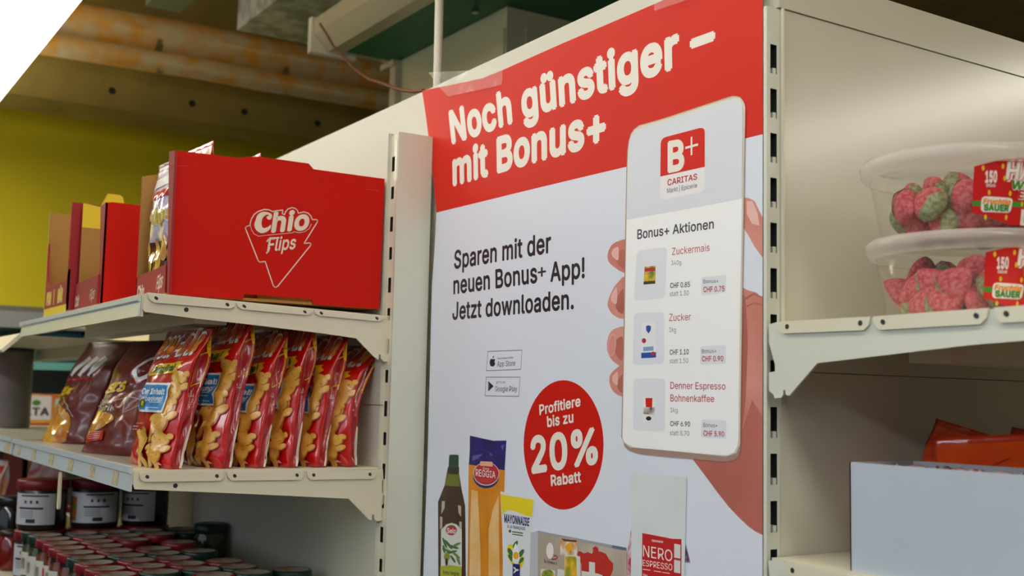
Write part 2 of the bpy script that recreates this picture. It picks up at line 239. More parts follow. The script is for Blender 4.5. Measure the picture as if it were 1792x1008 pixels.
b 424 229 -8,208 -7,189 -3,172 4,138 31,118 59,112 59,112 0,53 0,53 509,114 509,114 319,118 319,137 346,171 373,188 379,207 383,229 384,259 382,287 374,313 361,335 342,354 320,370 293,381 261,388 227,390 189,388 151,381 116,370 84,355 57,336 34,313 16,288 3,260 -6|220 47,242 49,262 55,279 66,294 80,306 97,316 117,323 139,327 163,328 189,327 215,323 239,316 261,307 281,295 298,280 311,262 322,243 328,220 330,198 328,178 322,161 312,147 299,134 282,125 263,118 241,114 216,113 189,114 162,118 138,125 115,135 95,147 78,162 65,179 55,198 49
c 396 207 -8,174 -5,144 3,117 16,93 35,72 58,56 85,44 116,37 150,34 187,37 225,44 260,56 291,72 318,93 341,117 360,144 374,174 382,207 384,260 377,305 356,340 322,362 277,303 262,290 289,270 311,242 325,207 330,184 328,163 321,145 310,130 296,118 278,108 258,102 236,98 212,96 187,98 163,102 139,108 117,118 97,130 80,145 66,163 55,184 49,207 46,243 52,271 66,292 89,304 117,363 102,341 56,306 21,261 -1
d 424 195 -8,165 -6,137 3,111 16,89 34,70 57,55 84,43 116,36 151,34 189,36 227,43 261,55 293,70 320,89 342,112 361,137 374,165 382,196 384,218 383,237 379,253 373,287 346,306 319,311 319,311 509,372 509,372 0,313 0,313 59,307 59,287 31,252 4,236 -3,217 -7|205 47,226 49,246 55,263 65,278 78,290 95,299 115,306 138,310 162,312 189,310 216,306 241,300 263,290 282,278 299,263 312,246 322,227 328,205 330,182 328,162 322,145 311,130 298,118 281,108 261,102 239,98 215,96 189,98 163,102 139,109 117,118 97,130 80,145 66,162 55,182 49
e 404 212 -8,177 -5,145 3,117 16,92 35,72 58,56 85,44 116,37 150,34 187,36 224,44 258,55 290,71 317,91 340,115 359,142 373,172 382,205 384,266 374,285 366,303 355,319 341,334 324,347 305,357 282,365 256,370 227,371 194,371 169,75 169,75 221,338 221,310 202,308 226,304 248,298 269,288 286,277 301,263 314,246 323,227 328,205 330,183 328,164 323,146 313,131 301,119 286,109 270,102 251,97 231,96 211,96 178,98 151,102 127,110 106,121 88,135 73,151 61,169 53,190 48,212 46,254 53,285 73,306 105,365 91,358 72,348 55,335 39,320 26,302 14,283 4,261 -3,237 -7
f 254 228 379,228 327,6 327,6 379|81 0,81 432,82 452,87 470,96 486,107 499,120 510,135 519,187 530,222 527,243 521,227 468,215 472,195 474,178 472,164 468,154 460,147 449,143 435,142 419,142 0
g 425 207 -151,180 -149,156 -146,134 -140,82 -110,51 -69,101 -41,122 -66,154 -88,207 -97,236 -95,261 -87,282 -75,298 -58,308 -34,311 -6,311 68,306 68,287 41,252 16,236 10,217 6,195 5,165 7,138 14,113 27,90 43,71 65,55 90,43 120,36 154,34 191,36 229,43 263,55 293,71 320,90 342,112 361,138 374,166 382,196 384,218 383,237 379,253 373,288 346,308 319,313 319,313 379,372 379,372 -9,370 -40,363 -67,350 -90,334 -109,314 -124,291 -136,265 -144,237 -149|205 59,227 61,246 66,264 75,278 87,290 103,300 121,307 142,311 166,312 193,311 219,307 242,300 264,291 283,279 299,264 312,247 322,227 328,205 330,182 328,163 322,145 312,130 298,118 282,109 262,102 241,98 218,96 193,98 167,102 144,109 123,118 104,131 88,145 76,163 66,183 61
h 410 114 227,114 0,53 0,53 509,114 509,114 287,102 287,116 319,132 344,152 362,175 374,200 382,227 384,252 383,275 377,295 369,313 356,328 340,341 321,350 298,355 271,357 240,357 0,296 0,296 235,293 263,286 286,273 304,256 318,235 326,210 329,192 328,176 324,161 317,147 308,136 297,126 283,119 266,115 248
i 167 53 0,53 379,114 379,114 0|84 443,73 444,63 448,54 455,47 463,43 472,41 483,43 494,47 504,54 512,63 518,73 522,84 524,95 522,105 518,114 512,121 504,125 494,126 483,125 472,121 463,114 455,105 448,95 444
j 167 53 379,114 379,114 -30,112 -52,108 -72,102 -90,92 -106,80 -119,65 -129,47 -137,27 -141,4 -143,-10 -143,-10 -87,2 -87,18 -85,31 -80,40 -72,47 -61,51 -46,53 -29|83 443,72 444,62 448,53 455,47 463,42 472,41 483,42 494,47 504,53 512,62 518,72 522,83 524,95 522,105 518,114 512,120 504,125 494,126 483,125 472,120 463,114 455,105 448,95 444
k 381 110 137,110 212,121 212,284 379,360 379,184 199,177 199|53 0,53 509,114 509,114 0|294 0,148 186,191 229,372 0
l 189 139 -2,112 0,91 8,74 20,62 37,55 59,53 84,53 509,114 509,114 99,120 62,126 57,135 53,146 52,160 53,170 54,181 3,162 -1
m 610 53 0,53 379,112 379,112 295,108 295,114 314,122 331,132 346,172 376,219 386,245 383,268 375,287 361,303 342,314 320,321 295,312 295,318 312,326 329,337 343,381 375,437 386,458 385,478 380,497 372,514 361,529 346,541 328,550 307,555 283,557 255,557 0,496 0,496 254,493 279,485 298,473 313,456 323,438 329,419 330,402 329,387 326,374 320,345 290,335 247,335 0,274 0,274 260,272 280,265 297,253 311,238 322,220 328,199 330,158 320,145 312,135 302,126 289,119 274,115 257,114 238,114 0
n 410 114 227,114 0,53 0,53 379,112 379,112 287,102 287,116 319,132 344,152 362,175 374,200 382,227 384,252 383,275 377,295 369,313 356,328 340,341 321,350 298,355 271,357 240,357 0,296 0,296 235,293 263,286 286,273 304,256 318,235 326,210 329,192 328,176 324,161 317,147 308,136 297,126 283,119 266,115 248
o 415 207 -8,174 -5,144 3,117 16,93 35,72 58,56 85,44 116,37 150,34 187,37 225,44 260,56 291,72 318,93 341,117 360,144 374,174 382,207 384,241 382,271 374,299 360,323 341,343 318,359 291,371 260,379 225,381 187,379 150,371 116,359 85,343 58,323 35,299 16,271 3,241 -5|207 46,231 49,252 55,270 66,285 80,298 97,307 117,314 139,318 163,319 187,318 212,314 236,307 258,298 278,285 296,270 310,252 321,231 328,207 330,184 328,163 321,145 310,130 296,118 278,108 258,102 236,98 212,96 187,98 163,102 139,108 117,118 97,130 80,145 66,163 55,184 49
p 424 53 -143,53 379,112 379,112 319,118 319,137 346,171 373,188 379,207 383,229 384,259 382,287 374,313 361,335 342,354 320,370 293,381 261,388 227,390 189,388 151,381 116,370 84,355 57,336 34,313 16,288 3,260 -6,229 -8,208 -7,189 -3,173 4,138 31,118 59,114 59,114 -143|220 47,242 49,262 55,279 66,294 80,306 97,316 117,323 139,327 163,328 189,327 215,323 239,316 261,307 281,295 298,280 311,262 322,243 328,220 330,198 328,178 322,161 312,147 299,134 282,125 263,118 241,114 216,113 189,114 162,118 138,125 115,135 95,147 78,162 65,179 55,198 49
q 424 372 -143,311 -143,311 59,306 59,287 31,252 4,236 -3,217 -7,195 -8,165 -6,137 3,111 16,89 34,70 57,55 84,43 116,36 151,34 189,36 227,43 261,55 293,70 320,89 342,112 361,137 374,165 382,196 384,218 383,237 379,253 373,287 346,307 319,313 319,313 379,372 379|205 47,226 49,246 55,263 65,278 78,290 95,299 115,306 138,310 162,312 189,310 216,306 241,300 263,290 282,278 299,263 312,246 322,227 328,205 330,182 328,162 322,145 311,130 298,118 281,108 261,102 239,98 215,96 189,98 163,102 139,109 117,118 97,130 80,145 66,162 55,182 49
r 259 53 0,53 379,112 379,112 321,115 321,124 339,137 354,152 367,171 377,191 383,213 385,229 384,243 384,243 322,230 324,207 326,190 324,174 321,159 315,146 306,135 296,126 284,119 269,115 254,114 237,114 0
s 365 182 -8,157 -7,133 -3,112 3,93 12,76 24,62 38,50 54,41 73,36 94,94 107,101 87,111 72,124 60,141 52,160 47,181 45,206 47,227 53,244 62,258 74,265 88,268 103,266 115,262 126,254 136,243 144,229 150,212 155,149 170,118 180,92 192,72 208,58 227,50 249,47 274,49 295,55 314,65 332,79 347,95 360,115 370,137 378,161 383,187 384,212 383,234 379,254 372,271 363,286 352,299 339,324 290,268 277,262 291,254 304,243 316,228 325,210 331,187 333,166 331,147 326,131 317,119 305,111 292,109 277,110 264,115 253,124 243,172 223,229 209,261 200,287 187,306 171,320 153,328 131,331 107,329 85,323 65,312 47,298 31,281 18,260 6,236 -2,210 -7
t 227 204 379,204 327,6 327,6 379|65 471,126 471,126 98,127 83,130 70,136 61,144 55,156 51,170 50,185 51,202 54,213 2,192 -3,168 -4,138 -1,113 7,92 21,77 41,68 64,65 93
u 410 182 -5,158 -3,135 2,115 11,97 23,82 39,69 59,60 82,54 109,53 139,53 379,114 379,114 144,116 117,124 94,137 75,154 61,175 53,200 50,218 51,234 55,249 62,263 71,274 83,283 97,290 113,295 132,296 153,296 379,357 379,357 0,298 0,298 92,307 92,294 60,277 35,257 17,234 5,209 -3
v 389 163 0,17 379,84 379,165 155,187 87,206 21,184 21,203 87,224 155,305 379,371 379,226 0
w 567 138 0,23 379,87 379,133 214,154 137,175 41,165 41,186 135,206 214,252 379,316 379,362 214,382 136,402 41,391 41,413 135,434 214,480 379,545 379,429 0,368 0,319 172,305 225,291 280,277 338,291 338,277 280,263 225,248 172,199 0
x 379 21 0,171 218,171 171,29 379,100 379,147 306,179 253,207 206,175 206,202 253,233 306,282 379,352 379,209 169,209 214,358 0,287 0,231 85,200 136,173 182,205 182,178 136,148 85,91 0
y 389 47 -139,61 -86,71 -87,104 -89,130 -74,151 -36,163 -1,17 379,84 379,165 155,187 87,206 21,184 21,202 87,224 155,305 379,371 379,204 -58,177 -107,139 -136,91 -145,65 -143
z 380 42 0,42 46,254 320,254 323,48 323,48 379,333 379,333 331,126 60,126 56,339 56,339 0
| 230 141 673,141 -164,88 -164,88 673
Ä 480 16 0,201 509,276 509,463 0,395 0,287 302,264 372,232 478,245 478,213 371,191 302,85 0|110 142,110 199,370 199,370 142|312 572,301 574,292 577,283 584,276 592,272 602,271 612,272 623,276 633,283 641,292 648,301 651,312 653,322 651,332 648,340 641,347 633,351 623,352 612,351 602,347 592,340 584,332 577,322 574|168 572,157 574,148 577,139 584,133 592,129 602,127 612,129 623,133 633,139 641,148 648,157 651,168 653,179 651,188 648,196 641,203 633,207 623,208 612,207 602,203 592,196 584,188 577,179 574
Ü 517 259 -8,220 -6,186 2,154 15,126 33,103 55,85 80,71 108,63 140,60 173,60 509,124 509,124 178,126 155,132 133,141 113,153 95,169 80,187 68,208 59,232 53,259 52,285 53,309 59,331 68,349 80,364 95,377 113,385 133,391 155,393 178,393 509,457 509,457 173,454 140,446 108,433 80,414 55,391 33,363 15,332 2,297 -6|331 572,320 574,311 577,302 584,296 592,292 602,290 612,292 623,296 633,302 641,311 648,320 651,331 653,341 651,351 648,359 641,366 633,370 623,371 612,370 602,366 592,359 584,351 577,341 574|187 572,176 574,167 577,158 584,152 592,148 602,146 612,148 623,152 633,158 641,167 648,176 651,187 653,198 651,207 648,216 641,222 633,226 623,227 612,226 602,222 592,216 584,207 577,198 574
ä 389 160 -9,137 -7,115 -3,94 5,76 15,60 29,48 45,38 63,32 84,30 108,32 128,36 146,43 161,53 174,64 184,78 193,125 211,178 220,234 227,265 235,271 240,274 246,276 255,276 257,267 297,240 322,196 331,149 322,118 301,100 274,41 291,51 313,64 331,79 346,95 358,114 368,133 375,194 384,239 379,286 360,300 350,312 336,322 320,330 301,335 278,337 251,337 0,277 0,277 52,272 52,252 25,215 1|170 45,192 47,211 51,228 59,242 68,254 80,263 93,270 108,274 122,276 138,276 190,259 182,231 176,200 171,175 168,134 159,103 139,97 130,93 118,92 105,102 72,130 52|261 443,251 444,241 448,233 455,226 463,222 472,221 483,222 494,226 503,233 512,241 518,251 522,261 523,272 522,281 518,290 512,296 503,300 494,301 483,300 472,296 463,290 455,281 448,272 444|117 443,107 444,97 448,89 455,82 463,78 472,77 483,78 494,82 503,89 512,97 518,107 522,117 523,128 522,138 518,146 512,152 503,156 494,158 483,156 472,152 463,146 455,138 448,128 444
ü 410 182 -5,158 -3,135 2,115 11,97 23,82 39,69 59,60 82,54 109,53 139,53 379,114 379,114 144,116 117,124 94,137 75,154 61,175 53,200 50,218 51,234 55,249 62,263 71,274 83,283 97,290 113,295 132,296 153,296 379,357 379,357 0,298 0,298 92,307 92,294 60,277 35,257 17,234 5,209 -3|277 443,266 444,257 448,248 455,242 463,238 472,236 483,238 494,242 503,248 512,257 518,266 522,277 523,287 522,297 518,305 512,312 503,316 494,317 483,316 472,312 463,305 455,297 448,287 444|133 443,123 444,113 448,104 455,98 463,94 472,93 483,94 494,98 503,104 512,113 518,123 522,133 523,144 522,153 518,162 512,168 503,172 494,173 483,172 472,168 463,162 455,153 448,144 444
ö 415 207 -8,174 -5,144 3,117 16,93 35,72 58,56 85,44 116,37 150,34 187,37 225,44 260,56 291,72 318,93 341,117 360,144 374,174 382,207 384,241 382,271 374,299 360,323 341,343 318,359 291,371 260,379 225,381 187,379 150,371 116,359 85,343 58,323 35,299 16,271 3,241 -5|207 46,231 49,252 55,270 66,285 80,298 97,307 117,314 139,318 163,319 187,318 212,314 236,307 258,298 278,285 296,270 310,252 321,231 328,207 330,184 328,163 321,145 310,130 296,118 278,108 258,102 236,98 212,96 187,98 163,102 139,108 117,118 97,130 80,145 66,163 55,184 49|279 443,269 444,259 448,251 455,244 463,240 472,239 483,240 494,244 503,251 512,259 518,269 522,279 523,290 522,299 518,308 512,314 503,318 494,320 483,318 472,314 463,308 455,299 448,290 444|136 443,125 444,115 448,107 455,100 463,96 472,95 483,96 494,100 503,107 512,115 518,125 522,136 523,146 522,156 518,164 512,171 503,175 494,176 483,175 472,171 463,164 455,156 448,146 444
À 480 16 0,201 509,276 509,463 0,395 0,287 302,264 372,232 478,245 478,213 371,191 302,85 0|110 142,110 199,370 199,370 142|216 558,150 659,218 659,266 558
Ç 510 267 -7,235 -5,205 1,177 11,150 25,126 42,104 63,86 88,70 115,57 146,48 179,42 215,40 254,42 293,48 329,57 362,70 393,86 421,104 445,126 466,150 484,177 498,205 508,235 514,267 516,340 504,362 496,383 485,402 471,419 456,435 438,448 418,459 397,467 373,473 348,408 348,389 395,357 428,315 449,267 456,237 453,209 445,184 432,161 414,141 391,125 364,113 332,106 295,103 254,106 213,113 177,125 145,141 117,161 94,184 76,210 63,237 56,267 53,315 60,357 81,389 114,408 160,473 160,467 135,459 112,448 91,435 71,420 53,402 38,383 24,363 13,341 5,317 -2,293 -6|228 -146,228 -110,268 -110,294 -105,302 -88,294 -71,268 -66,240 -66,251 13,283 13,283 -3,283 -33,303 -35,319 -40,332 -47,341 -58,346 -71,348 -88,345 -106,339 -121,328 -132,313 -140,293 -145,269 -146
– 350 350 244,350 188,0 188,0 244
"""
GLY = {}
for _l in GLYPHS.strip('\n').split('\n'):
    _c, _a, _p = _l.split(' ', 2)
    GLY[_c] = (int(_a)/1000, [[tuple(int(k)/1000 for k in q.split()) for q in c.split(',')] for c in _p.split('|')])
GLY[' '] = (.19, [])
def _area(c): return sum(c[i-1][0]*c[i][1]-c[i][0]*c[i-1][1] for i in range(len(c)))/2
def _inside(p, c):
    r = False
    for i in range(len(c)):
        (x0, y0), (x1, y1) = c[i-1], c[i]
        if (y0 > p[1]) != (y1 > p[1]) and p[0] < (x1-x0)*(p[1]-y0)/(y1-y0)+x0: r = not r
    return r
CAP = max(p[1] for p in GLY['H'][1][0])
SGN = 1 if _area(GLY['H'][1][0]) > 0 else -1
_tx = {}
def text2d(txt, bold=0.0):
    """list of (points, triangles) chunks; pieces that overlap sit in different chunks"""
    k = (txt, bold)
    if k in _tx: return _tx[k]
    C = {}; x = 0
    for ch in txt:
        adv, cs = GLY[ch]
        outs = [c for c in cs if _area(c)*SGN > 0]; holes = [c for c in cs if _area(c)*SGN <= 0]
        for ci, c in enumerate(outs):
            grp = [c]+[h for h in holes if _inside(h[0], c)]
            V, T = C.setdefault(ci, ([], [])); flat = [p for q in grp for p in q]; o = len(V)
            V += [(p[0]+x, p[1]) for p in flat]
            T += [tuple(i+o for i in q) for q in tessellate_polygon([[Vector((p[0], p[1], 0)) for p in q] for q in grp])]
        if bold:
            for c in cs:
                n = len(c)
                for i in range(n):
                    p, q = np.array(c[i-1]), np.array(c[i]); d = q-p; L = np.hypot(*d)
                    if L < 1e-6: continue
                    d /= L; e = np.array([-d[1], d[0]])*bold; d = d*bold*.3; V, T = C.setdefault(i % 4-5, ([], [])); o = len(V)
                    for w in (p-d-e, q+d-e, q+d+e, p-d+e): V.append((w[0]+x, w[1]))
                    T += [(o, o+1, o+2), (o, o+2, o+3)]
        x += adv+min(bold, .05)*.7
    _tx[k] = [C[i] for i in sorted(C)]; return _tx[k]
def tri(poly):
    return [tuple(q) for q in tessellate_polygon([[Vector((p[0], p[1], 0)) for p in poly]])]
def circ(cx, cy, rx, ry=None, n=24, rot=0):
    ry = ry or rx; c, s_ = math.cos(rot), math.sin(rot)
    return [(cx+rx*math.cos(a)*c-ry*math.sin(a)*s_, cy+rx*math.cos(a)*s_+ry*math.sin(a)*c) for a in (2*pi*k/n for k in range(n))]
def rrect(q, r=.18, n=4):
    """rounded quadrilateral from four corners"""
    out = []
    for i in range(4):
        p, a, b = (np.array(q[k], float) for k in (i, (i-1) % 4, (i+1) % 4))
        L = min(np.hypot(*(a-p)), np.hypot(*(b-p)))*r
        s0 = p+(a-p)/np.hypot(*(a-p))*L; s1 = p+(b-p)/np.hypot(*(b-p))*L
        for k in range(n+1):
            u = k/n; out.append(tuple((1-u)**2*s0+2*u*(1-u)*p+u*u*s1))
    return out
class Print:
    """flat artwork laid on a surface; f(a, b, lift) maps sheet coordinates to 3D, pix maps input points to sheet coordinates"""
    def __init__(s, mb, f, pix=lambda x, y: (x, y), L=.05, step=.00015):
        s.mb, s.f, s.pix, s.L, s.step, s.bb = mb, f, pix, L, step, []
    def raws(s, chunks, m):
        al = [p for v, t in chunks for p in v]
        x0, x1, y0, y1 = min(p[0] for p in al), max(p[0] for p in al), min(p[1] for p in al), max(p[1] for p in al)
        k = 1+max([b[4] for b in s.bb if b[0] < x1 and b[1] > x0 and b[2] < y1 and b[3] > y0]+[-1]); s.bb.append((x0, x1, y0, y1, k))
        for i, (v, t) in enumerate(chunks):
            t = [q if (v[q[1]][0]-v[q[0]][0])*(v[q[2]][1]-v[q[0]][1])-(v[q[2]][0]-v[q[0]][0])*(v[q[1]][1]-v[q[0]][1]) > 0 else (q[0], q[2], q[1]) for q in t]
            v, t = refine(v, t, s.L)
            s.mb.add([s.f(a, b, (k+i*.07)*s.step) for a, b in v], t, m, True)
    def raw(s, v, t, m): s.raws([(v, t)], m)
    def poly(s, pts, m): p = [s.pix(*q) for q in pts]; s.raw(p, tri(p), m)
    def line(s, pts, w, m, closed=False):
        p = [np.array(s.pix(*q)) for q in pts]
        if closed: p = p+[p[0]]
        v, t = [], []
        for a, b in zip(p[:-1], p[1:]):
            d = b-a; l = np.hypot(*d)
            if l < 1e-9: continue
            d = d/l; n_ = np.array([-d[1], d[0]])*w/2; d = d*w*.3; o = len(v)
            v += [tuple(a-d-n_), tuple(b+d-n_), tuple(b+d+n_), tuple(a-d+n_)]; t += [(o, o+1, o+2), (o, o+2, o+3)]
        s.raw(v, t, m)
    def text(s, txt, BL, TL, BR, TR, m, bold=0.0, shear=0.0):
        ch = text2d(txt, bold); al = [p for v, t in ch for p in v]; x0 = min(p[0] for p in al); x1 = max(p[0] for p in al)
        q = [np.array(s.pix(*p)) for p in (BL, TL, BR, TR)]; res = []
        for v, t in ch:
            out = []
            for x, y in v:
                y = y/CAP; u = (x-x0)/(x1-x0)+shear*(y-.5)
                out.append(tuple(q[0]*(1-u)*(1-y)+q[1]*(1-u)*y+q[2]*u*(1-y)+q[3]*u*y))
            res.append((out, t))
        s.raws(res, m)

# ================================================================== THE ROOM
def struct(mb, name): o = mb.obj(name); o['kind'] = 'structure'; return o
CONC = mat('ceiling_concrete', (190, 164, 104), .85, var=.08, vscale=5, bump=.15, bscale=30)
BEAMC = mat('beam_concrete', (158, 140, 72), .8, var=.12, vscale=4, bump=.15, bscale=25)
YEL = mat('yellow_wall_paint', (226, 208, 22), .7, var=.03, vscale=3, bump=.25, bscale=90)
GREYW = mat('grey_dado_paint', (128, 124, 108), .7, var=.03)
OFFW = mat('off_white_plaster', (128, 122, 110), .8, var=.03)
m = MB(); m.box((-5.1, -3.6, -1.6), (3.1, 6.6, -1.5), mat('floor_tiles', (70, 66, 60), .45, var=.08, vscale=6)); struct(m, 'floor')
m = MB(); m.box((-5.1, -3.6, 1.6), (3.1, 6.6, 1.7), CONC); struct(m, 'ceiling')
m = MB(); m.box((-5.1, -3.6, .325), (-5.0, 6.6, 1.6), YEL); m.box((-5.1, -3.6, -1.5), (-5.0, 6.6, .325), GREYW); struct(m, 'wall_left')
m = MB(); m.box((3.0, -3.6, -1.5), (3.1, 6.6, 1.6), OFFW); struct(m, 'wall_right')
m = MB(); m.box((-5.0, 6.5, -1.5), (3.0, 6.6, 1.6), OFFW); struct(m, 'wall_back')
m = MB(); m.box((-5.0, -3.6, -1.5), (3.0, -3.5, 1.6), OFFW); struct(m, 'wall_front')
# concrete downstand beam with form-tie holes
m = MB(); m.box((-4.66, -3.5, 1.06), (-4.4, 6.5, 1.6), BEAMC)
for y in (.2, 1.006, 1.314, 1.528, 1.847, 2.6):
    m.lathe([(.0, 0), (.014, 0)], HOLE, n=12); k = 24
    for q in range(len(m.v)-k, len(m.v)):
        a = m.v[q]; m.v[q] = (-4.3985, y+a[0], 1.127+a[1])
for y in (.85, 1.3, 1.9):
    o = len(m.v); m.lathe([(.0, 0), (.016, 0)], mat('beam_plug', (120, 112, 60), .8), n=10)
    for q in range(o, len(m.v)): a = m.v[q]; m.v[q] = (-4.55+a[0], y+a[1], 1.0585)
struct(m, 'trim_beam')

# ceiling lights ----------------------------------------------------
LMATS = {}
LGLOW = mat('lamp_housing_glow', (255, 246, 224), .5, emit=2.2)  # glow added to the whole housing to lift ceiling, pipes and beam
LHOUS = mat('lamp_housing', (232, 230, 220), .4)
def lamp(x0, x1, y0, y1, z, label, k=1.0, tint=(255, 249, 236)):
    LIGHTM = mat('fluorescent_diffuser_%d' % round(k*100), tint, .5, emit=LAMP*k)
    t = thing('ceiling_light', label, 'light', ((x0+x1)/2, (y0+y1)/2, z), group='suspended fluorescent ceiling lights')
    og = ((x0+x1)/2, (y0+y1)/2, z)
    h = MB(); h.prism([(x0, y0, z+.012), (x0, y1, z+.012), (x0, y1-.05, z+.07), (x0, y0+.05, z+.07)], (x1-x0, 0, 0), LGLOW); h.obj('housing', t, og)
    d = MB(); d.box((x0+.004, y0, z), (x1-.004, y1, z+.0115), LIGHTM); d.obj('diffuser', t, og)
    for x in (x0+.25, x1-.25):
        c = MB(); c.tube([(x, (y0+y1)/2, z+.069), (x, (y0+y1)/2, 1.6)], .004, LHOUS, 8); c.obj('hanger', t, og)
lamp(-4.34, -2.79, .30, .572, .95, 'bright suspended fluorescent light at the top left above the shelves', .66)
lamp(-2.77, -1.22, .30, .572, .95, 'fluorescent light second in its row, above the poster', .66)
lamp(-1.20, .35, .30, .572, .95, 'fluorescent light nearest the camera in its row, above the poster aisle', .66)
lamp(-.1, 1.45, 2.98, 3.25, .95, 'fluorescent light over the next aisle behind the poster panel', 1.7)
lamp(1.47, 2.98, 2.98, 3.25, .95, 'fluorescent light over the next aisle beside the right wall', 1.7)
COOL = (236, 246, 255)
for x, lb in ((-2.9, 'over the aisle left of the camera'), (-1.3, 'over the aisle behind the camera on the left'), (.3, 'over the aisle behind the camera on the right')):
    lamp(x, x+1.55, -1.65, -1.38, .95, 'cool fluorescent light '+lb, 2.0, COOL)
lamp(-4.92, -3.37, -.55, -.28, .95, 'added unseen fluorescent light brightening the yellow wall left of the shelves', 1.7)  # extra fitting placed out of view to brighten the yellow wall
lamp(.37, 1.92, .30, .572, .95, 'added unseen fluorescent light at the right end of its row, brightening right-facing surfaces', 1.6)  # unseen extra fitting, put in to lift surfaces that face right

# foil-wrapped pipes -------------------------------------------------
FOIL = mat('pipe_foil', (240, 176, 72), .3, metal=.3, rgb2=(228, 212, 170), vscale=12, bump=.9, bscale=22, coat=.5)
BAND = mat('pipe_tape', (150, 140, 110), .45, metal=.6)
def pipe(label, x, za, zb, r, grp):
    t = thing('foil_wrapped_pipe', label, 'pipe', (x, 0, za), group=None)
    pts = [(x+.004*math.sin(3*k), -1+.25*k, za+(zb-za)*(k*.25-1)/3+.003*math.sin(5*k)) for k in range(29)]
    a = MB(); a.tube(pts, r, FOIL, 20); a.obj('foil_wrap', t, (x, 0, za))
    for k in range(0, 28, 2):
        a = MB(); p = pts[k]; a.tube([(p[0], p[1]+.1, p[2]), (p[0], p[1]+.125, p[2])], r*1.03, BAND, 20); a.obj('band', t, (x, 0, za))
pipe('thicker upper foil-wrapped pipe running under the ceiling along the beam', -4.2, 1.30, 1.335, .066, 0)
pipe('thinner lower foil-wrapped pipe just below the thick pipe on the beam', -4.15, 1.187, 1.208, .040, 0)
t = thing('air_duct', 'silver foil-wrapped air duct under the ceiling above the green board', 'duct', (-3.1, 1.15, 1.18))
SILV = mat('duct_foil', (214, 220, 218), .3, metal=.45, bump=.8, bscale=22, rgb2=(150, 156, 156), vscale=18)
a = MB(); a.box((-3.62, 1.22, 1.20), (-.5, 1.50, 1.42), SILV); a.obj('duct_body', t, (-3.1, 1.15, 1.18))
a = MB()
for x in (-3.0, -2.2): a = MB(); a.box((x, 1.217, 1.197), (x+.05, 1.503, 1.423), BAND); a.obj('seam_tape', t, (-3.1, 1.15, 1.18))
# green board with an aluminium edge rail, metal cabinet under it
z = 1.05
GREEN = mat('green_board', (30, 118, 84), .5, var=.05)
ALU = mat('aluminium_rail', (206, 200, 180), .35, metal=.3)
t = thing('hanging_board', 'dark green board with a pale aluminium edge rail hanging under the ceiling', 'board', (-2.5, 1.5, z))
og = (-2.5, 1.5, z)
a = MB(); a.box((-3.17, 1.402, z), (-.3, 2.35, z+.02), GREEN); a.obj('board', t, og)
a = MB(); a.prism([(-3.19, 1.31, z+.085), (-3.19, 1.31, z+.035), (-3.19, 1.355, z-.012), (-3.19, 1.40, z-.012), (-3.19, 1.40, z+.085)], (2.9, 0, 0), ALU); a.obj('edge_rail', t, og)
a = MB(); a.box((-3.195, 1.30, z-.02), (-3.17, 1.45, z+.09), LHOUS); a.obj('rail_end_cap', t, og)
a = MB(); a.box((-3.2, 1.46, z-.0), (-3.171, 2.35, z+.03), ALU); a.obj('side_rail', t, og)
CAB = mat('cabinet_steel', (206, 206, 178), .3, metal=.15, var=.03, vscale=4)
t = thing('metal_cabinet', 'grey metal cabinet under the green board behind the tall panel', 'cabinet', (-2.7, 1.9, .3))
og = (-2.7, 1.9, .3)
zc = z-.001; c0 = onZ(703, 105, zc); c1 = onZ(881, 9, zc); yc = c0[1]
a = MB(); a.box((c0[0], yc, .25), (c1[0], yc+.9, zc), CAB); a.obj('cabinet_body', t, og)
a = MB()
for x0, x1 in ((c1[0]-.11, c1[0]-.006),): a.box((x0, yc-.006, .3), (x1, yc-.0005, zc-.06), CAB)
a.box((c1[0]+.0005, yc+.06, .3), (c1[0]+.006, yc+.8, zc-.05), CAB); a.obj('side_cover', t, og)
a = MB(); a.box((c0[0]-.04, yc-.02, .25), (c0[0]-.002, yc+.05, zc-.02), ALU); a.obj('corner_profile', t, og)
a = MB(); a.box((c0[0]-.09, yc-.03, zc-.021), (c0[0]+.0, yc+.03, zc-.001), ALU); a.obj('clip', t, og)
a = MB(); a.lathe([(.012, 0), (.012, .01), (.004, .02)], mat('bright_metal', (230, 230, 220), .2, metal=1), c=(c1[0]-.05, yc-.07, z-.021), n=12); tag(a.obj('screw_head', None, (c1[0]-.05, yc-.07, z-.021)), 'shiny screw head under the green board near the cabinet corner', 'screw')
# hanging rod and wire
a = MB(); p = onY(766, 150, 1.02); a.tube([(p[0], 1.02, .50), (p[0]-.012, 1.02, 1.6)], .0085, mat('white_rod', (226, 220, 204), .4), 12)
tag(a.obj('hanging_rod', None, (p[0], 1.02, .50)), 'thin white vertical rod behind the tall panel in front of the grey cabinet', 'rod')
a = MB()
px = [(560, 42), (572, 60), (583, 80), (600, 98), (622, 122), (645, 138), (672, 147), (690, 154), (706, 158), (725, 160), (741, 158)]
ys = np.linspace(1.29, .935, len(px)); a.tube([onY(x, y, Y) for (x, y), Y in zip(px, ys)], .0035, mat('brown_wire', (120, 66, 36), .5), 8)
tag(a.obj('wire', None, (-2.2, 1.1, .7)), 'thin reddish brown wire from the rail end down to the poster corner', 'wire')
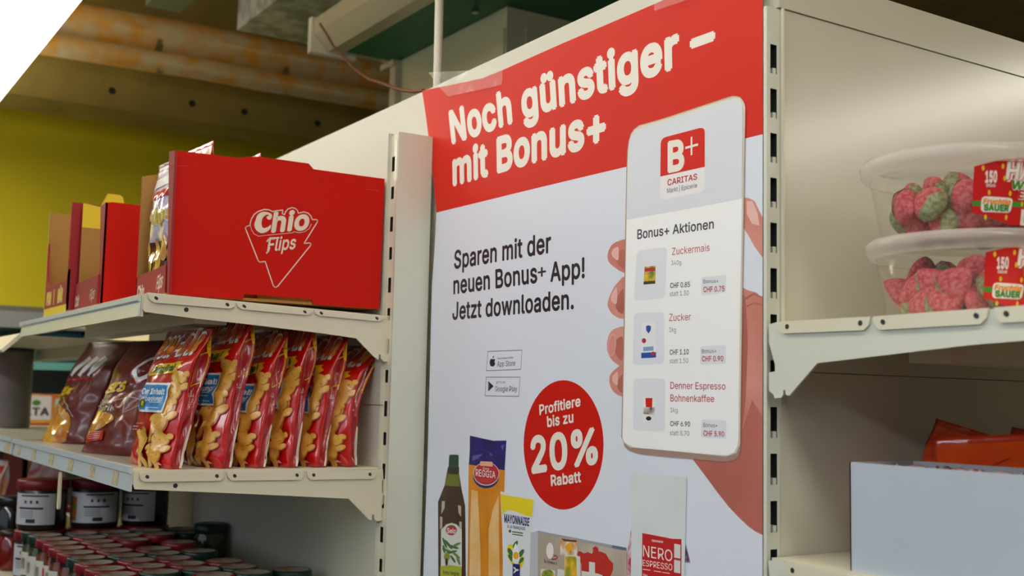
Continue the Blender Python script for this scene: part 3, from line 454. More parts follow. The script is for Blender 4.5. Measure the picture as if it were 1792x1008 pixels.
# misc dark ceiling bits at the top
a = MB(); a.box((-3.95, 1.0, 1.33), (-3.55, 1.12, 1.36), mat('tray_grey_green', (110, 118, 84), .6)); a.box((-3.95, 1.0, 1.36), (-3.93, 1.12, 1.6), BAND)
tag(a.obj('ceiling_bracket', None, (-3.75, 1.06, 1.36)), 'small grey green bracket under the ceiling right of the bright light', 'bracket')
a = MB(); a.lathe([(.0, .0), (.07, .002), (.085, .012), (.085, .03)], BAND, c=(-4.0, 1.75, 1.57)); tag(a.obj('ceiling_rose', None, (-4.0, 1.75, 1.585)), 'round flat fitting on the dark ceiling beside the silver duct', 'ceiling fitting')

# ================================================================== SHELVING
def ladder(mb, f, a0, a1, s0, s1, zs, hs, z0, z1, m):
    """slotted strip: f(a, z, depth); slots from top z of height h between s0 and s1"""
    def q(x0, x1, za, zb, d=0, mm=m): mb.add([f(x0, za, d), f(x1, za, d), f(x1, zb, d), f(x0, zb, d)], [(0, 1, 2, 3)], mm)
    q(a0, s0, z0, z1); q(s1, a1, z0, z1); top = z1
    for z, h in zip(zs, hs):
        q(s0, s1, z, top); top = z-h
        for (p, r) in ((( s0, z), (s1, z)), ((s0, z-h), (s1, z-h)), ((s0, z), (s0, z-h)), ((s1, z), (s1, z-h))):
            mb.add([f(p[0], p[1], 0), f(r[0], r[1], 0), f(r[0], r[1], .012), f(p[0], p[1], .012)], [(0, 1, 2, 3)], SLOT_SHADE)
        q(s0, s1, z, z-h, .012, SLOT_SHADE)
    q(s0, s1, z0, top)
XL, YL = -1.653, .83
def flange(parent, og, quad, off, holes=2):
    """bent plate with two screw holes; quad = TL, TR, BR, BL points in 3D"""
    a = MB(); q = [Vector(p) for p in quad]; o = Vector(off)
    c = .12
    poly = [q[0], q[1], q[1].lerp(q[2], .62), q[2].lerp(q[3], c*.35), q[3].lerp(q[2], c*.35), q[0].lerp(q[3], .62)]
    a.prism(poly, off, STEEL); pl = a.obj('flange_plate', parent, og)
    up = (q[0]-q[3]).normalized(); al = (q[1]-q[0]).normalized(); mid0 = q[0].lerp(q[3], .45); mid1 = q[1].lerp(q[2], .45)
    for p in (mid0+al*.0105, mid1-al*.0105):
        p = p+o*1.08; h = MB(); h.add([p+al*math.cos(t)*.0028+up*math.sin(t)*.0028 for t in (2*pi*k/12 for k in range(12))], [tuple(range(12))], HOLE); h.obj('screw_hole', pl if False else parent, og)
    return pl

# --- left shelving unit
LU = thing('shelving_unit', 'cream steel shelving unit with snack cartons and red snack bags left of the poster', 'shelving unit', (-2.12, .65, -1.5), group=None)
og = (-2.12, .65, -1.5)
m = MB()
zs = [float(onY(690, 273.9, YL)[2])-.05*k for k in range(-1, 26)]
zs = [z for z in zs if z < .40]; hs = [.0245 if k % 2 == 0 else .0205 for k in range(len(zs))]
ladder(m, lambda a, z, d: (a, YL+d, z), -1.662, -1.640, -1.6575, -1.6475, zs, hs, -1.5, .424, STEEL)
m.box((-1.70, YL+.013, -1.5), (-1.6405, .893, .424), STEEL)
m.box((-1.6405, .8305, -1.5), (-1.6375, .8938, .4275), STEEL2)
m.box((-1.70, YL, -1.5), (-1.662, YL+.013, .424), STEEL)
m.obj('post', LU, og)
m = MB(); m.box((-2.598, YL-.006, -1.5), (-1.662, YL+.004, -.02), PANEL); m.box((-2.598, YL-.006, -.0185), (-1.662, YL+.004, .428), PANEL); m.obj('back_panel', LU, og)
def rail(parent, og, x0, x1, yf, z1, z0, tags):
    """price rail on a shelf's front edge, with paper tags"""
    a = MB(); h = z1-z0
    a.prism([(x0, yf, z1), (x0, yf-.006, z1), (x0, yf-.006, z1-h*.26), (x0, yf-.001, z1-h*.33), (x0, yf-.004, z0), (x0, yf, z0)], (x1-x0, 0, 0), RAIL)
    for xa, w in tags:
        ya0, ya1 = yf-.0044, yf-.0016
        a.prism([(xa, ya0+.0006-.0005, z0+.003), (xa, ya1-.0006, z1-h*.36), (xa, ya1, z1-h*.36), (xa, ya0+.001, z0+.003)], (w, 0, 0), TAG)
    return a.obj('price_rail', parent, og)
def shelf(parent, og, yf, zf, zb, x0, x1, fh, label=None):
    a = MB(); t = .003; yb = .822
    a.prism([(x0, yf, zf), (x0, yb, zb), (x0, yb, zb-.003), (x0, yb, zb-.025), (x0, yb-.003, zb-.025), (x0, yb-.003, zb-t), (x0, yf+.003, zf-t), (x0, yf+.003, zf-fh), (x0, yf, zf-fh)], (x1-x0, 0, 0), STEEL)
    for yy in (.53, .66): a.box((x0+.16, yy, zf-.034), (x1-.05, yy+.05, zf-.0065), STEEL)
    s = a.obj('shelf', parent, og)
    return s
# upper shelf (leans slightly backwards)
def bracket(parent, og, px, X, thick):
    a = MB(); pts = [onX(x, y, X) for x, y in px]; a.prism(pts, (thick, 0, 0), STEEL); return a.obj('end_bracket', parent, og)
SH1 = shelf(LU, og, .4364, .1336, .1246, -2.594, -1.657, .031)
rail(SH1, og, -2.594, -1.660, .4360, .1336, .103, [])
br1 = [(252, 514), (258, 512), (669, 552), (684, 553), (684, 571), (680, 575), (680, 588), (684, 590), (684, 604), (680, 607), (680, 628), (677, 633), (670, 633), (665, 627), (665, 620), (662, 621), (661, 630), (653, 624), (622, 592), (560, 583), (420, 566), (345, 558), (253, 546), (249, 540)]
bracket(SH1, og, br1, -1.6545, .0025)
for q in ([(258, 514), (410, 529), (408, 541), (262, 529)], [(413, 530), (545, 543), (542, 552), (417, 541)], [(549, 543), (670, 554), (667, 563), (552, 552)]):
    flange(SH1, og, [onX(x, y, -1.651) for x, y in q], (.0022, 0, 0))
a = MB(); p = onX(326, 542, -1.6518); a.add([p+np.array((0, math.cos(t)*.0035, math.sin(t)*.0035)) for t in (2*pi*k/14 for k in range(14))], [tuple(range(14))], HOLE); a.obj('bolt_hole', SH1, og)
# middle shelf
SH2 = shelf(LU, og, .4364, -.1165, -.1185, -2.594, -1.657, .02)
rail(SH2, og, -2.594, -1.6565, .4362, -.1110, -.1460, [(-2.54, .03), (-2.38, .03), (-2.22, .033), (-2.06, .035), (-1.90, .03), (-1.755, .03)])
br2 = [(234, 825), (242, 826), (658, 822), (668.8, 821), (670, 838), (667, 842), (667, 862), (671, 866), (671, 880), (667, 884), (667, 904), (668.8, 910), (658, 912), (654, 908), (653, 900), (650, 901), (649, 910), (645, 909.5), (609, 872.5), (420, 863.5), (320, 859.5), (235, 856), (233, 850)]
bracket(SH2, og, br2, -1.6545, .0025)
for q in ([(243, 827), (392, 826), (390, 841), (245, 843.5)], [(397, 826), (531, 824.5), (529, 839.5), (399, 841)], [(536, 824.5), (657.5, 823), (656, 838), (538, 839.5)]):
    flange(SH2, og, [onX(x, y, -1.651) for x, y in q], (.0022, 0, 0))
a = MB(); p = onX(307, 850, -1.6518); a.add([p+np.array((0, math.cos(t)*.0035, math.sin(t)*.0035)) for t in (2*pi*k/14 for k in range(14))], [tuple(range(14))], HOLE); a.obj('bolt_hole', SH2, og)
# lower shelf and base
SH3 = shelf(LU, og, .4364, -.4055, -.4065, -2.594, -1.657, .03)
rail(SH3, og, -2.594, -1.660, .4362, -.4045, -.4395, [(-2.4, .03), (-2.1, .03)])
m = MB(); m.box((-2.594, .45, -1.5), (-1.66, .82, -1.36), STEEL); m.obj('base_plinth', LU, og)

# --- next bay of the left run
NB = thing('shelving_unit', 'cream steel shelving bay at the far left edge beyond the snack bags', 'shelving unit', (-3.1, .65, -1.5))
og = (-3.1, .65, -1.5)
m = MB(); m.box((-3.53, YL-.006, -1.5), (-2.602, YL+.004, .428), mat('back_panel_yellowed', (212, 200, 160), .45)); m.obj('back_panel', NB, og)
m = MB(); m.box((-3.57, YL-.004, -1.5), (-3.532, .90, .43), STEEL); m.obj('post', NB, og)
m = MB(); m.prism([(-3.52, .4364, .108), (-3.52, .822, .104), (-3.52, .822, .08), (-3.52, .6, .098), (-3.52, .44, .103)], (.915, 0, 0), STEEL); m.box((-3.4, .6, .07), (-2.75, .66, .1), STEEL); s = m.obj('shelf', NB, og)
m = MB(); m.prism([(-3.52, .436, .112), (-3.52, .40, .075), (-3.52, .405, .07), (-3.52, .441, .104)], (.905, 0, 0), STEEL); m.obj('price_rail', s, og)
m = MB(); m.prism([(-3.52, .4364, -.112), (-3.52, .822, -.115), (-3.52, .822, -.135), (-3.52, .44, -.12)], (.915, 0, 0), STEEL); s = m.obj('shelf', NB, og)
rail(s, og, -3.52, -2.612, .4362, -.1105, -.1455, [(-2.70, .06)])
m = MB(); m.prism([(-3.52, .4364, -.405), (-3.52, .822, -.405), (-3.52, .822, -.43), (-3.52, .44, -.42)], (.915, 0, 0), STEEL); s = m.obj('shelf', NB, og)
rail(s, og, -3.52, -2.612, .4362, -.404, -.44, [])

# --- tall panel behind the poster, and the right-hand unit
m = MB(); m.prism([(-3.6, .905, -1.5), (-.912, .905, -1.5), (-.912, .905, .4385), (-.8815, .905, .4385), (-.8815, .905, .529), (-1.2, .905, .5245), (-1.7, .905, .5195), (-2.4, .905, .515), (-3.6, .905, .512)], (0, .012, 0), PANEL)
tag(m.obj('tall_panel', None, (-2.2, .91, -1.5)), 'tall cream steel back panel carrying the poster, its slanted top edge against the dark ceiling', 'panel')
RU = thing('shelving_unit', 'cream steel end shelving unit with candy tubs right of the poster', 'shelving unit', (-.66, 1.4, -1.5))
og = (-.66, 1.4, -1.5)
XR = -.876
m = MB()
zr = [float(onX(1347.9, y, XR)[2]) for y in (76.6, 154.1, 232, 310.3, 389, 468.6, 549.7, 630.3, 712.2, 793.9, 877, 961.7)]
zr = zr+[zr[-1]-.05*k for k in range(1, 8)]
ya, yb, s0, s1 = (float(onX(x, 500, XR)[1]) for x in (1342, 1364.5, 1348.2, 1359.5))
ladder(m, lambda a, z, d: (XR-d, a, z), ya, yb, s0, s1, zr, [.033]*len(zr), -1.5, .4365, STEEL2)
m.box((-.911, .899, -1.5), (XR-.013, yb, .4365), STEEL2); m.box((XR-.005, ya, -1.5), (XR-.0001, ya+.001, .4365), STEEL2); m.box((XR-.013, .899, -1.5), (XR-.005, .9, .4365), STEEL2)
for z in zr: m.box((XR-.011, s1-.005, z-.033), (XR-.001, s1, z-.026), STEEL2)
m.obj('post', RU, og)
yp = yb+.0005
m = MB(); m.box((-.90, yp, .0335), (XR+.001, 2.3, .4365), PANEL2); m.obj('back_panel', RU, og)
m = MB(); m.box((-.90, yp, -1.5), (XR+.001, 2.3, .0325), PANEL2); m.obj('back_panel', RU, og)
m = MB(); m.box((-.895, yp-.004, .4375), (XR+.003, 2.3, .4845), PANEL2); m.obj('header_panel', RU, og)
m = MB(); m.prism([(XR+.0015, yp, .0335), (XR+.0015, yp+.002, .0335), (XR+.0015, yp+.002, .4365), (XR+.0015, yp, .4365)], (.004, 0, 0), STEEL); m.obj('panel_lip', RU, og)
def rshelf(ztop, X1, px, plates, Y, front=.03):
    a = MB(); a.box((XR+.004, Y+.004, ztop-.003), (X1, 1.84, ztop), STEEL); a.box((X1-.003, Y+.004, ztop-front), (X1, 1.84, ztop-.003), STEEL)
    a.box((XR+.1, 1.0, ztop-.04), (XR+.15, 1.8, ztop-.0031), STEEL); a.box((XR+.25, 1.0, ztop-.04), (XR+.3, 1.8, ztop-.0031), STEEL)
    s = a.obj('shelf', RU, og)
    pts = [onY(x, y, Y) if y is not None else np.array(x) for x, y in px]
    b = MB(); b.prism(pts, (0, -.0025, 0), STEEL2); b.obj('end_bracket', s, og)
    for q in plates: flange(s, og, [onY(x, y, Y-.0028) for x, y in q], (0, -.0022, 0))
    return s
YB = .893
R1 = rshelf(.0835, -.43, [(1366, 563), (1526, 556), (1740, 541), ((-.43, YB, .0845), None), ((-.43, YB, .05), None), (1792, 596.5), (1700, 604), (1433, 635.6), (1384, 692.4), (1378, 691), (1377, 683), (1373.5, 682), (1373, 691), (1370, 696), (1358.5, 697), (1356, 690), (1348.5, 684), (1348.5, 652), (1359, 650), (1359, 638), (1348.5, 600), (1348.5, 568)],
       ([(1367, 563), (1525, 554), (1521, 578), (1367, 584)], [(1530, 554), (1732, 539), (1727, 567), (1535, 578)], [(1742, 538.5), (1900, 526), (1896, 556), (1748, 566)]), YB)
R2 = rshelf(-.1640, -.43, [(1347.5, 981), (1374, 980), (1376, 985), (1490, 1006), ((-.43, YB, -.165), None), ((-.43, YB, -.195), None), ((-.80, YB, -.21), None), ((-.84, YB, -.255), None), ((-.862, YB, -.255), None)],
       ([(1376, 984), (1500, 1009), (1500, 1038), (1376, 1009)],), YB)
m = MB(); m.box((XR+.01, .93, -1.5), (-.43, 1.83, -1.36), STEEL); m.obj('base_plinth', RU, og)

# ================================================================== POSTER
PY = .8955
def poster_xy(x, y): p = onY(x, y, PY); return (float(p[0]), float(p[2]))
def poster_f(a, b, lift):
    w = .0022*noise.noise(Vector((a*2.6, b*2.6, 3)))+.0003*noise.noise(Vector((a*6, b*6, 9)))
    edge = min(1, max(0, (a+1.66)/.1))*min(1, max(0, (-.882-a)/.04))
    return (a, PY-.0015-max(-.0012, w)*edge-lift, b)
PM = MB(); P = Print(PM, poster_f, poster_xy, .025, .0001)
A_ = lambda x, y: (740+x/2.8, y/2.8)
B_ = lambda x, y: (740+x/2.964, 380+y/2.964)
C_ = lambda x, y: (1040+x/2.965, 160+y/2.965)
D_ = lambda x, y: (1040+x/2.965, 480+y/2.965)
E_ = lambda x, y: (740+x/2.8, 650+y/2.8)
F_ = lambda x, y: (740+x/3.76, 740+y/3.76)
G_ = lambda x, y: (920+x/5.3625, 820+y/5.3625)
def pt(fr, txt, *q, m=BLACK, bold=0, shear=0): P.text(txt, *[fr(*c) for c in q], m, bold, shear)
def pp(fr, pts, m): P.poly([fr(*c) for c in pts], m)
xr = -.8825
left = [(740, 159), (747, 205), (754, 262), (760, 320), (765, 372), (762, 430), (757, 500), (754, 640), (750, 800), (742, 1008)]
topP = [poster_xy(*q) for q in [(790, 149), (847, 137.5), (883, 123), (990, 75), (1163, 0)]]+[(xr, .494)]
lp = [poster_xy(*q) for q in left]
outline = lp+[(-1.63, -.75), (xr, -.75)]+[(xr, z) for z in (-.3, 0, .2, .35)]+topP[::-1]
P.raw(outline, tri(outline), WHITE)
redp = lp[:5]+[poster_xy(1050, 303.5), poster_xy(1337, 235), (xr, .35), (xr, .44)]+topP[::-1]
P.raw(redp, tri(redp), RED)
pt(A_, 'Noch günstiger –', (145, 700), (130, 555), (1435, 258), (1435, 60), m=TXTW, bold=.037)
pt(A_, 'mit Bonus+', (150, 905), (148, 757), (903, 690), (903, 512), m=TXTW, bold=.037)
INK = mat('print_ink', (30, 26, 32), .5)
pt(B_, 'Sparen mit der', (163, 267), (165, 177), (672, 182), (672, 80), m=INK, bold=.02)
pt(B_, 'neuen Bonus', (160, 398), (160, 310), (600, 338), (598, 240), m=INK, bold=.02)
pt(B_, '+', (602, 316), (602, 246), (645, 310), (645, 236), m=INK, bold=.01)
pt(B_, 'App!', (668, 334), (668, 238), (847, 313), (847, 212), m=INK, bold=.02)
pt(B_, 'Jetzt downloaden.', (155, 531), (157, 445), (790, 474), (790, 376), m=INK, bold=.02)
GREYT = mat('print_grey', (120, 118, 124), .5)
for q in ([(340, 697), (518, 690), (512, 790), (333, 797)], [(332, 830), (508, 830), (502, 930), (326, 927)]):
    P.line([B_(*c) for c in q], .0011, GREYT, True)
pt(B_, 'Download on the', (390, 738), (391, 728), (472, 732), (473, 722), m=INK)
pt(B_, 'App Store', (388, 776), (390, 748), (482, 771), (484, 743), m=INK)
pt(B_, 'GET IT ON', (383, 863), (384, 853), (430, 862), (431, 852), m=INK)
pt(B_, 'Google Play', (378, 904), (379, 878), (493, 904), (494, 877), m=INK)
pp(B_, [(351, 748), (354, 738), (361, 735), (367, 738), (374, 735), (379, 740), (376, 746), (375, 753), (379, 760), (375, 770), (369, 775), (364, 773), (358, 775), (353, 768), (350, 758)], INK)
pp(B_, [(365, 733), (366, 724), (372, 719), (372, 727)], INK)
pp(B_, [(343, 850), (371, 877), (343, 904)], INK)
pp(B_, [(343, 850), (352, 877), (343, 904)], mat('print_midgrey', (90, 90, 96), .5))
# discount badge
BADGE = mat('badge_red', (206, 22, 4), .5, spec=.25)
pp(E_, circ(694, 360, 196, 317, 56), BADGE)
pt(E_, 'Profitiere', (576, 213), (574, 166), (778, 168), (777, 120), m=TXTW, bold=.025)
pt(E_, 'bis zu', (615, 272), (612, 222), (743, 248), (742, 197), m=TXTW, bold=.025)
pt(E_, '20%', (538, 494), (530, 328), (864, 443), (862, 280), m=TXTW, bold=.03)
pt(E_, 'Rabatt', (634, 560), (631, 510), (782, 540), (780, 489), m=TXTW, bold=.03)
# hand behind the phone
SKIN = mat('print_skin', (226, 158, 146), .5, rgb2=(206, 128, 114), vscale=9)
SKIND = mat('print_skin_dark', (178, 98, 86), .5, rgb2=(196, 112, 98), vscale=8)
SKINL = mat('print_skin_light', (238, 190, 180), .5)
def blob(pts, n=4):
    """closed smooth outline through points (Catmull-Rom)"""
    q = [np.array(p, float) for p in pts]; N = len(q); out = []
    for i in range(N):
        a, b, c, d = q[i-1], q[i], q[(i+1) % N], q[(i+2) % N]
        for k in range(n):
            t = k/n; out.append(tuple(.5*((2*b)+(c-a)*t+(2*a-5*b+4*c-d)*t*t+(3*b-a-3*c+d)*t**3)))
    return out
P.poly([(1300, 345), (1312, 347), (1322, 352), (1333, 374), (1336.5, 382), (1336.5, 451), (1322, 432), (1312, 414), (1300, 396)], SKIN)
P.poly([(1308, 352), (1318, 352), (1327, 372), (1331, 395), (1318, 392), (1308, 375)], SKINL)
P.poly([(1298, 502), (1310, 508), (1325, 512), (1336.5, 522), (1336.5, 936), (1324, 930), (1311, 921), (1293, 904), (1276, 886), (1257, 862), (1240, 839), (1226, 820), (1213, 803), (1240, 790), (1290, 770)], SKIN)
P.poly([(1298, 760), (1318, 700), (1336.5, 730), (1336.5, 936), (1324, 930), (1311, 921), (1293, 904), (1276, 886), (1257, 862), (1240, 839), (1213, 803)], SKIND)
P.poly([(1298, 512), (1306, 520), (1310, 600), (1306, 700), (1298, 770)], SKIND)
P.line([(1306, 522), (1320, 514), (1336, 521)], .002, SKIND); P.line([(1308, 536), (1322, 530), (1336, 534)], .0015, SKIND)
for f, nail in (([(1100, 423), (1085, 422), (1072, 430), (1065.5, 446), (1068, 459), (1079, 469), (1093, 477), (1100, 470)], None),
                ([(1096, 488), (1084, 494), (1074, 508), (1066, 529), (1068, 541), (1078, 553), (1096, 553)], None),
                ([(1096, 577), (1082, 574), (1070, 582), (1064.5, 600), (1066, 618), (1077, 634), (1094, 637)], 1),
                ([(1096, 638), (1083, 643), (1070, 656), (1069, 672), (1076, 686), (1088, 693), (1096, 690)], None)):
    b = blob(f); P.poly(b, SKIN)
    mx, my = sum(p[0] for p in f)/len(f), sum(p[1] for p in f)/len(f)
    P.poly([(mx+6+(x-mx)*.45, my+5+(y-my)*.6) for x, y in b], SKIND)
    if nail: P.poly(circ(1073.5, 604, 6.5, 19, 20, .12), mat('print_nail', (226, 150, 142), .4)); P.line(circ(1073.5, 604, 6.5, 19, 20, .12), .0009, SKINL, True)
    else: P.poly([(mx-4+(x-mx)*.35, my-5+(y-my)*.4) for x, y in b], SKINL)
# the phone
RIM = mat('print_phone_rim', (232, 222, 206), .45); RIMD = mat('print_phone_edge', (168, 140, 126), .45)
SCR = mat('print_screen_white', (251, 253, 255), .5, spec=.3); SCRG = mat('print_screen_grey', (224, 229, 238), .5, spec=.3); TILE = mat('print_tile', (232, 237, 245), .5, spec=.3)
CRIM = mat('print_crimson', (190, 38, 52), .5)
ph = [(1090, 766), (1095, 560), (1099, 295), (1100.3, 262), (1102.4, 247), (1106, 235), (1111, 227), (1119, 220.7), (1160, 209), (1276, 171), (1284, 169), (1291, 169.4), (1297, 171), (1301.4, 176), (1305, 183), (1306.4, 192), (1304.5, 300), (1301, 520), (1298, 740), (1297.5, 785), (1295, 796), (1289, 803), (1280, 807), (1266, 808), (1127, 795.3), (1112, 792), (1103, 788), (1096, 781)]
P.poly(ph, RIM)
P.poly([(1090, 760), (1094, 775), (1104, 783), (1272, 799), (1290, 793), (1297.6, 775), (1297.5, 785), (1295, 797), (1288, 804), (1280, 807), (1264, 808), (1127, 795.3), (1112, 792), (1103, 788), (1095, 781)], RIMD)
P.line(ph[:8], .0012, RIMD); P.line(ph[7:16], .0009, mat('print_phone_tan', (206, 188, 160), .45)); P.line(ph[15:20], .0012, RIMD)
scr = [(1092, 764), (1097, 560), (1101, 295), (1102.4, 265), (1105, 245), (1112, 232), (1122, 226), (1160, 215), (1278, 176), (1288, 174), (1296, 176), (1300.5, 182), (1302, 195), (1300.5, 350), (1297, 560), (1294.6, 765), (1293, 780), (1287, 791), (1277, 797), (1265, 797), (1112, 783), (1101, 778), (1094, 772)]
P.poly(scr, SCR)
P.poly([(1099.8, 385), (1101, 295), (1102.4, 265), (1105, 245), (1112, 232), (1122, 226), (1160, 215), (1278, 176), (1288, 174), (1296, 176), (1300.5, 182), (1302, 195), (1300.6, 347.5)], SCRG)
logo = rrect([C_(352, 244), C_(580, 184), C_(579, 523), C_(348, 566)], .13)
P.poly(logo, mat('print_logo_white', (240, 240, 242), .45))
n5 = 5
P.poly(logo[:2*n5]+[C_(580, 392), C_(350, 443)], RED)
pt(C_, 'B', (388, 417), (388, 270), (475, 399), (475, 254), m=TXTW, bold=.035)
P.line([C_(482, 294), C_(543, 277)], .0028, TXTW); P.line([C_(512, 240), C_(512, 328)], .0028, TXTW)
pt(C_, 'CARITAS', (387, 490), (387, 459), (541, 457), (541, 427), m=CRIM, bold=.018)
pt(C_, 'Markt | Epicerie', (385, 529), (385, 505), (540, 499), (540, 475), m=INK)
pt(C_, 'Bonus+ Aktionen', (232, 767), (232, 719), (626, 711), (626, 663), m=mat('print_slate', (58, 56, 74), .5), bold=.014)
pt(C_, 'Zuckermais', (411, 850), (411, 813), (604, 828), (604, 791), m=CRIM)
pt(C_, '340g', (407, 903), (407, 880), (458, 899), (458, 876), m=GREYT)
def cc(*q): return [C_(*q[0]), C_(*q[1]), D_(*q[2]), D_(*q[3])]
P.poly(rrect(cc((230, 828), (385, 808), (375, 122), (215, 138)), .14), TILE)
PIC_Y = mat('print_corn_packet', (236, 190, 40), .5, rgb2=(90, 140, 50), vscale=90)
P.poly(cc((270, 910), (327, 906), (325, 49), (265, 54)), PIC_Y); P.poly([C_(272, 918), C_(325, 914), C_(325, 932), C_(272, 936)], CRIM); P.poly([D_(266, 38), D_(325, 34), D_(325, 49), D_(265, 54)], mat('print_dark_food', (70, 60, 30), .5))
pt(C_, 'Z', (280, 951), (280, 940), (312, 948), (312, 938), m=mat('print_blue', (40, 70, 160), .5))
BX = [([(562, 16), (690, 3), (690, 95), (562, 110)], 'CHF 0.85', [(402, 72), (402, 46), (503, 66), (503, 40)], 'statt 1.30', [(400, 114), (400, 90), (497, 109), (497, 84)], [(573, 48), (573, 28), (650, 44), (650, 25)], 'CHF 0.75', [(573, 93), (573, 66), (682, 88), (682, 61)]),
      ([(557, 374), (690, 366), (688, 466), (555, 470)], 'CHF 1.10', [(399, 418), (399, 392), (497, 415), (497, 389)], 'statt 1.50', [(399, 462), (399, 438), (494, 460), (494, 436)], [(565, 410), (565, 389), (640, 408), (640, 387)], 'CHF 0.90', [(566, 452), (566, 425), (676, 450), (676, 424)]),
      ([(562, 752), (690, 758), (690, 854), (560, 847)], 'CHF 6.90', [(401, 787), (401, 762), (503, 790), (503, 765)], 'statt 8.70', [(400, 834), (400, 810), (499, 838), (499, 814)], [(573, 792), (573, 771), (645, 795), (645, 774)], 'CHF 5.90', [(573, 838), (573, 811), (680, 842), (680, 816)])]
for bx, a, qa, b, qb, qc, d, qd in BX:
    P.poly(rrect([D_(*c) for c in bx], .12), TILE)
    pt(D_, a, *qa, m=INK, bold=.012); pt(D_, b, *qb, m=GREYT); pt(D_, 'Bonus+', *qc, m=INK); pt(D_, d, *qd, m=CRIM, bold=.016)
pt(D_, 'Zucker', (396, 243), (397, 206), (508, 239), (508, 202), m=CRIM); pt(D_, '1kg', (397, 300), (397, 275), (431, 301), (431, 276), m=GREYT)
P.poly(rrect([D_(*c) for c in ((215, 203), (370, 196), (370, 466), (209, 472))], .14), TILE)
pp(D_, [(255, 252), (326, 247), (329, 432), (253, 436)], mat('print_packet_white', (240, 242, 246), .5)); BLU = mat('print_royal_blue', (30, 80, 170), .5)
pp(D_, [(253, 408), (329, 404), (329, 432), (253, 436)], BLU); pp(D_, [(278, 270), (291, 265), (303, 270), (302, 290), (291, 308), (279, 292)], BLU)
pp(D_, circ(267, 345, 11, 13, 14), CRIM); pp(D_, circ(314, 412, 9, 11, 12), CRIM); pp(D_, [(263, 378), (316, 374), (316, 396), (263, 400)], mat('print_pale_blue', (130, 170, 215), .5))
pt(D_, 'Denner Espresso', (402, 595), (402, 559), (687, 598), (687, 563), m=CRIM, bold=.004); pt(D_, 'Bohnenkaffee', (402, 660), (402, 624), (628, 663), (628, 628), m=CRIM, bold=.004); pt(D_, '1kg', (402, 715), (402, 692), (439, 717), (439, 694), m=GREYT)
P.poly(rrect([D_(*c) for c in ((212, 541), (375, 541), (372, 816), (209, 809))], .14), TILE)
COFB = mat('print_coffee', (92, 56, 44), .5, rgb2=(230, 226, 220), vscale=80)
pp(D_, [(260, 640), (322, 640), (324, 700), (320, 768), (262, 765), (258, 700)], mat('print_packet_white', (240, 242, 246))); pp(D_, [(274, 642), (310, 642), (308, 694), (276, 696)], RED); pp(D_, [(262, 690), (322, 690), (320, 728), (262, 724)], COFB); pp(D_, circ(290, 748, 14, 11, 14), INK)
# groceries along the bottom
OIL = mat('print_oil_brown', (74, 44, 18), .4, rgb2=(56, 32, 14), vscale=10)
pp(F_, [(172, 290), (245, 290), (245, 335), (262, 440), (284, 545), (286, 700), (288, 1008), (288, 1300), (104, 1300), (106, 1008), (106, 520), (150, 410)], OIL)
pp(F_, [(172, 330), (243, 330), (252, 420), (148, 412), (156, 385)], mat('print_oil_green', (112, 118, 30), .4)); pp(F_, rrect([(181, 208), (243, 210), (242, 305), (176, 300)], .2), mat('print_cap_green', (22, 70, 52), .4))
pp(F_, [(180, 292), (240, 296), (238, 340), (176, 336)], mat('print_oil_dark', (40, 40, 28), .4))
OILW = mat('print_label_white', (222, 224, 218), .5)
pp(F_, [(126, 700), (140, 690), (160, 668), (195, 658), (228, 668), (248, 690), (262, 695), (262, 1300), (120, 1300)], OILW)
for q in ([(132, 515), (152, 515), (150, 560), (128, 600)], [(238, 540), (258, 548), (258, 620), (240, 590)], [(120, 615), (136, 620), (134, 690), (118, 700)], [(246, 650), (262, 650), (262, 700), (246, 692)]): pp(F_, q, mat('print_oil_glint', (190, 186, 172), .4))
pp(F_, circ(194, 706, 36, 34, 24), mat('print_green_oval', (40, 110, 50), .5)); pp(F_, circ(193, 708, 34, 30, 24), CRIM)
pt(F_, 'Selo', (166, 724), (166, 692), (224, 728), (224, 696), m=TXTW, bold=.02, shear=.04)
LEAF = mat('print_leaf', (104, 140, 52), .5); LEAF2 = mat('print_leaf_dark', (64, 110, 50), .5)
for cx, cy, r, w, a in ((150, 790, 38, 8, 1.2), (175, 800, 40, 9, .9), (205, 815, 40, 9, .3), (230, 800, 30, 8, -.4), (165, 840, 36, 9, .4), (195, 850, 38, 9, -.2), (225, 870, 34, 8, .7), (240, 905, 34, 8, 1.2), (205, 895, 30, 8, 1.0), (145, 830, 28, 8, 1.4)): pp(F_, circ(cx, cy, r, w, 12, a), random.Random(cx).choice((LEAF, LEAF2)))
pp(F_, circ(165, 880, 20, 28, 16), mat('print_olive_green', (150, 160, 40), .5)); pp(F_, circ(163, 915, 9, 26, 14), mat('print_olive_dark', (60, 24, 30), .5))
pp(F_, [(122, 945), (180, 935), (262, 945), (262, 1300), (120, 1300)], mat('print_lime', (176, 184, 50), .5)); pt(F_, 'Extra Vergine', (142, 994), (142, 970), (245, 1004), (245, 980), m=INK, bold=.01)
PAS = mat('print_pasta', (232, 152, 24), .5, rgb2=(214, 130, 16), vscale=14)
pp(F_, [(308, 270), (546, 300), (538, 600), (528, 1300), (296, 1300), (304, 700)], PAS)
for x in range(312, 540, 13): P.line([F_(x, 300+(x-312)*.12), F_(x-8, 1008)], .0006, mat('print_pasta_line', (202, 122, 14), .5))
PGL = mat('print_pasta_glint', (240, 200, 140), .5, rgb2=(236, 180, 96), vscale=20)
pp(F_, [(326, 440), (368, 450), (385, 800), (388, 1008), (312, 1008), (318, 700)], PGL); pp(F_, [(470, 560), (505, 480), (508, 600), (512, 1008), (440, 1008), (440, 700)], PGL)
NAVY = mat('print_navy', (36, 36, 120), .4, rgb2=(24, 24, 92), vscale=30)
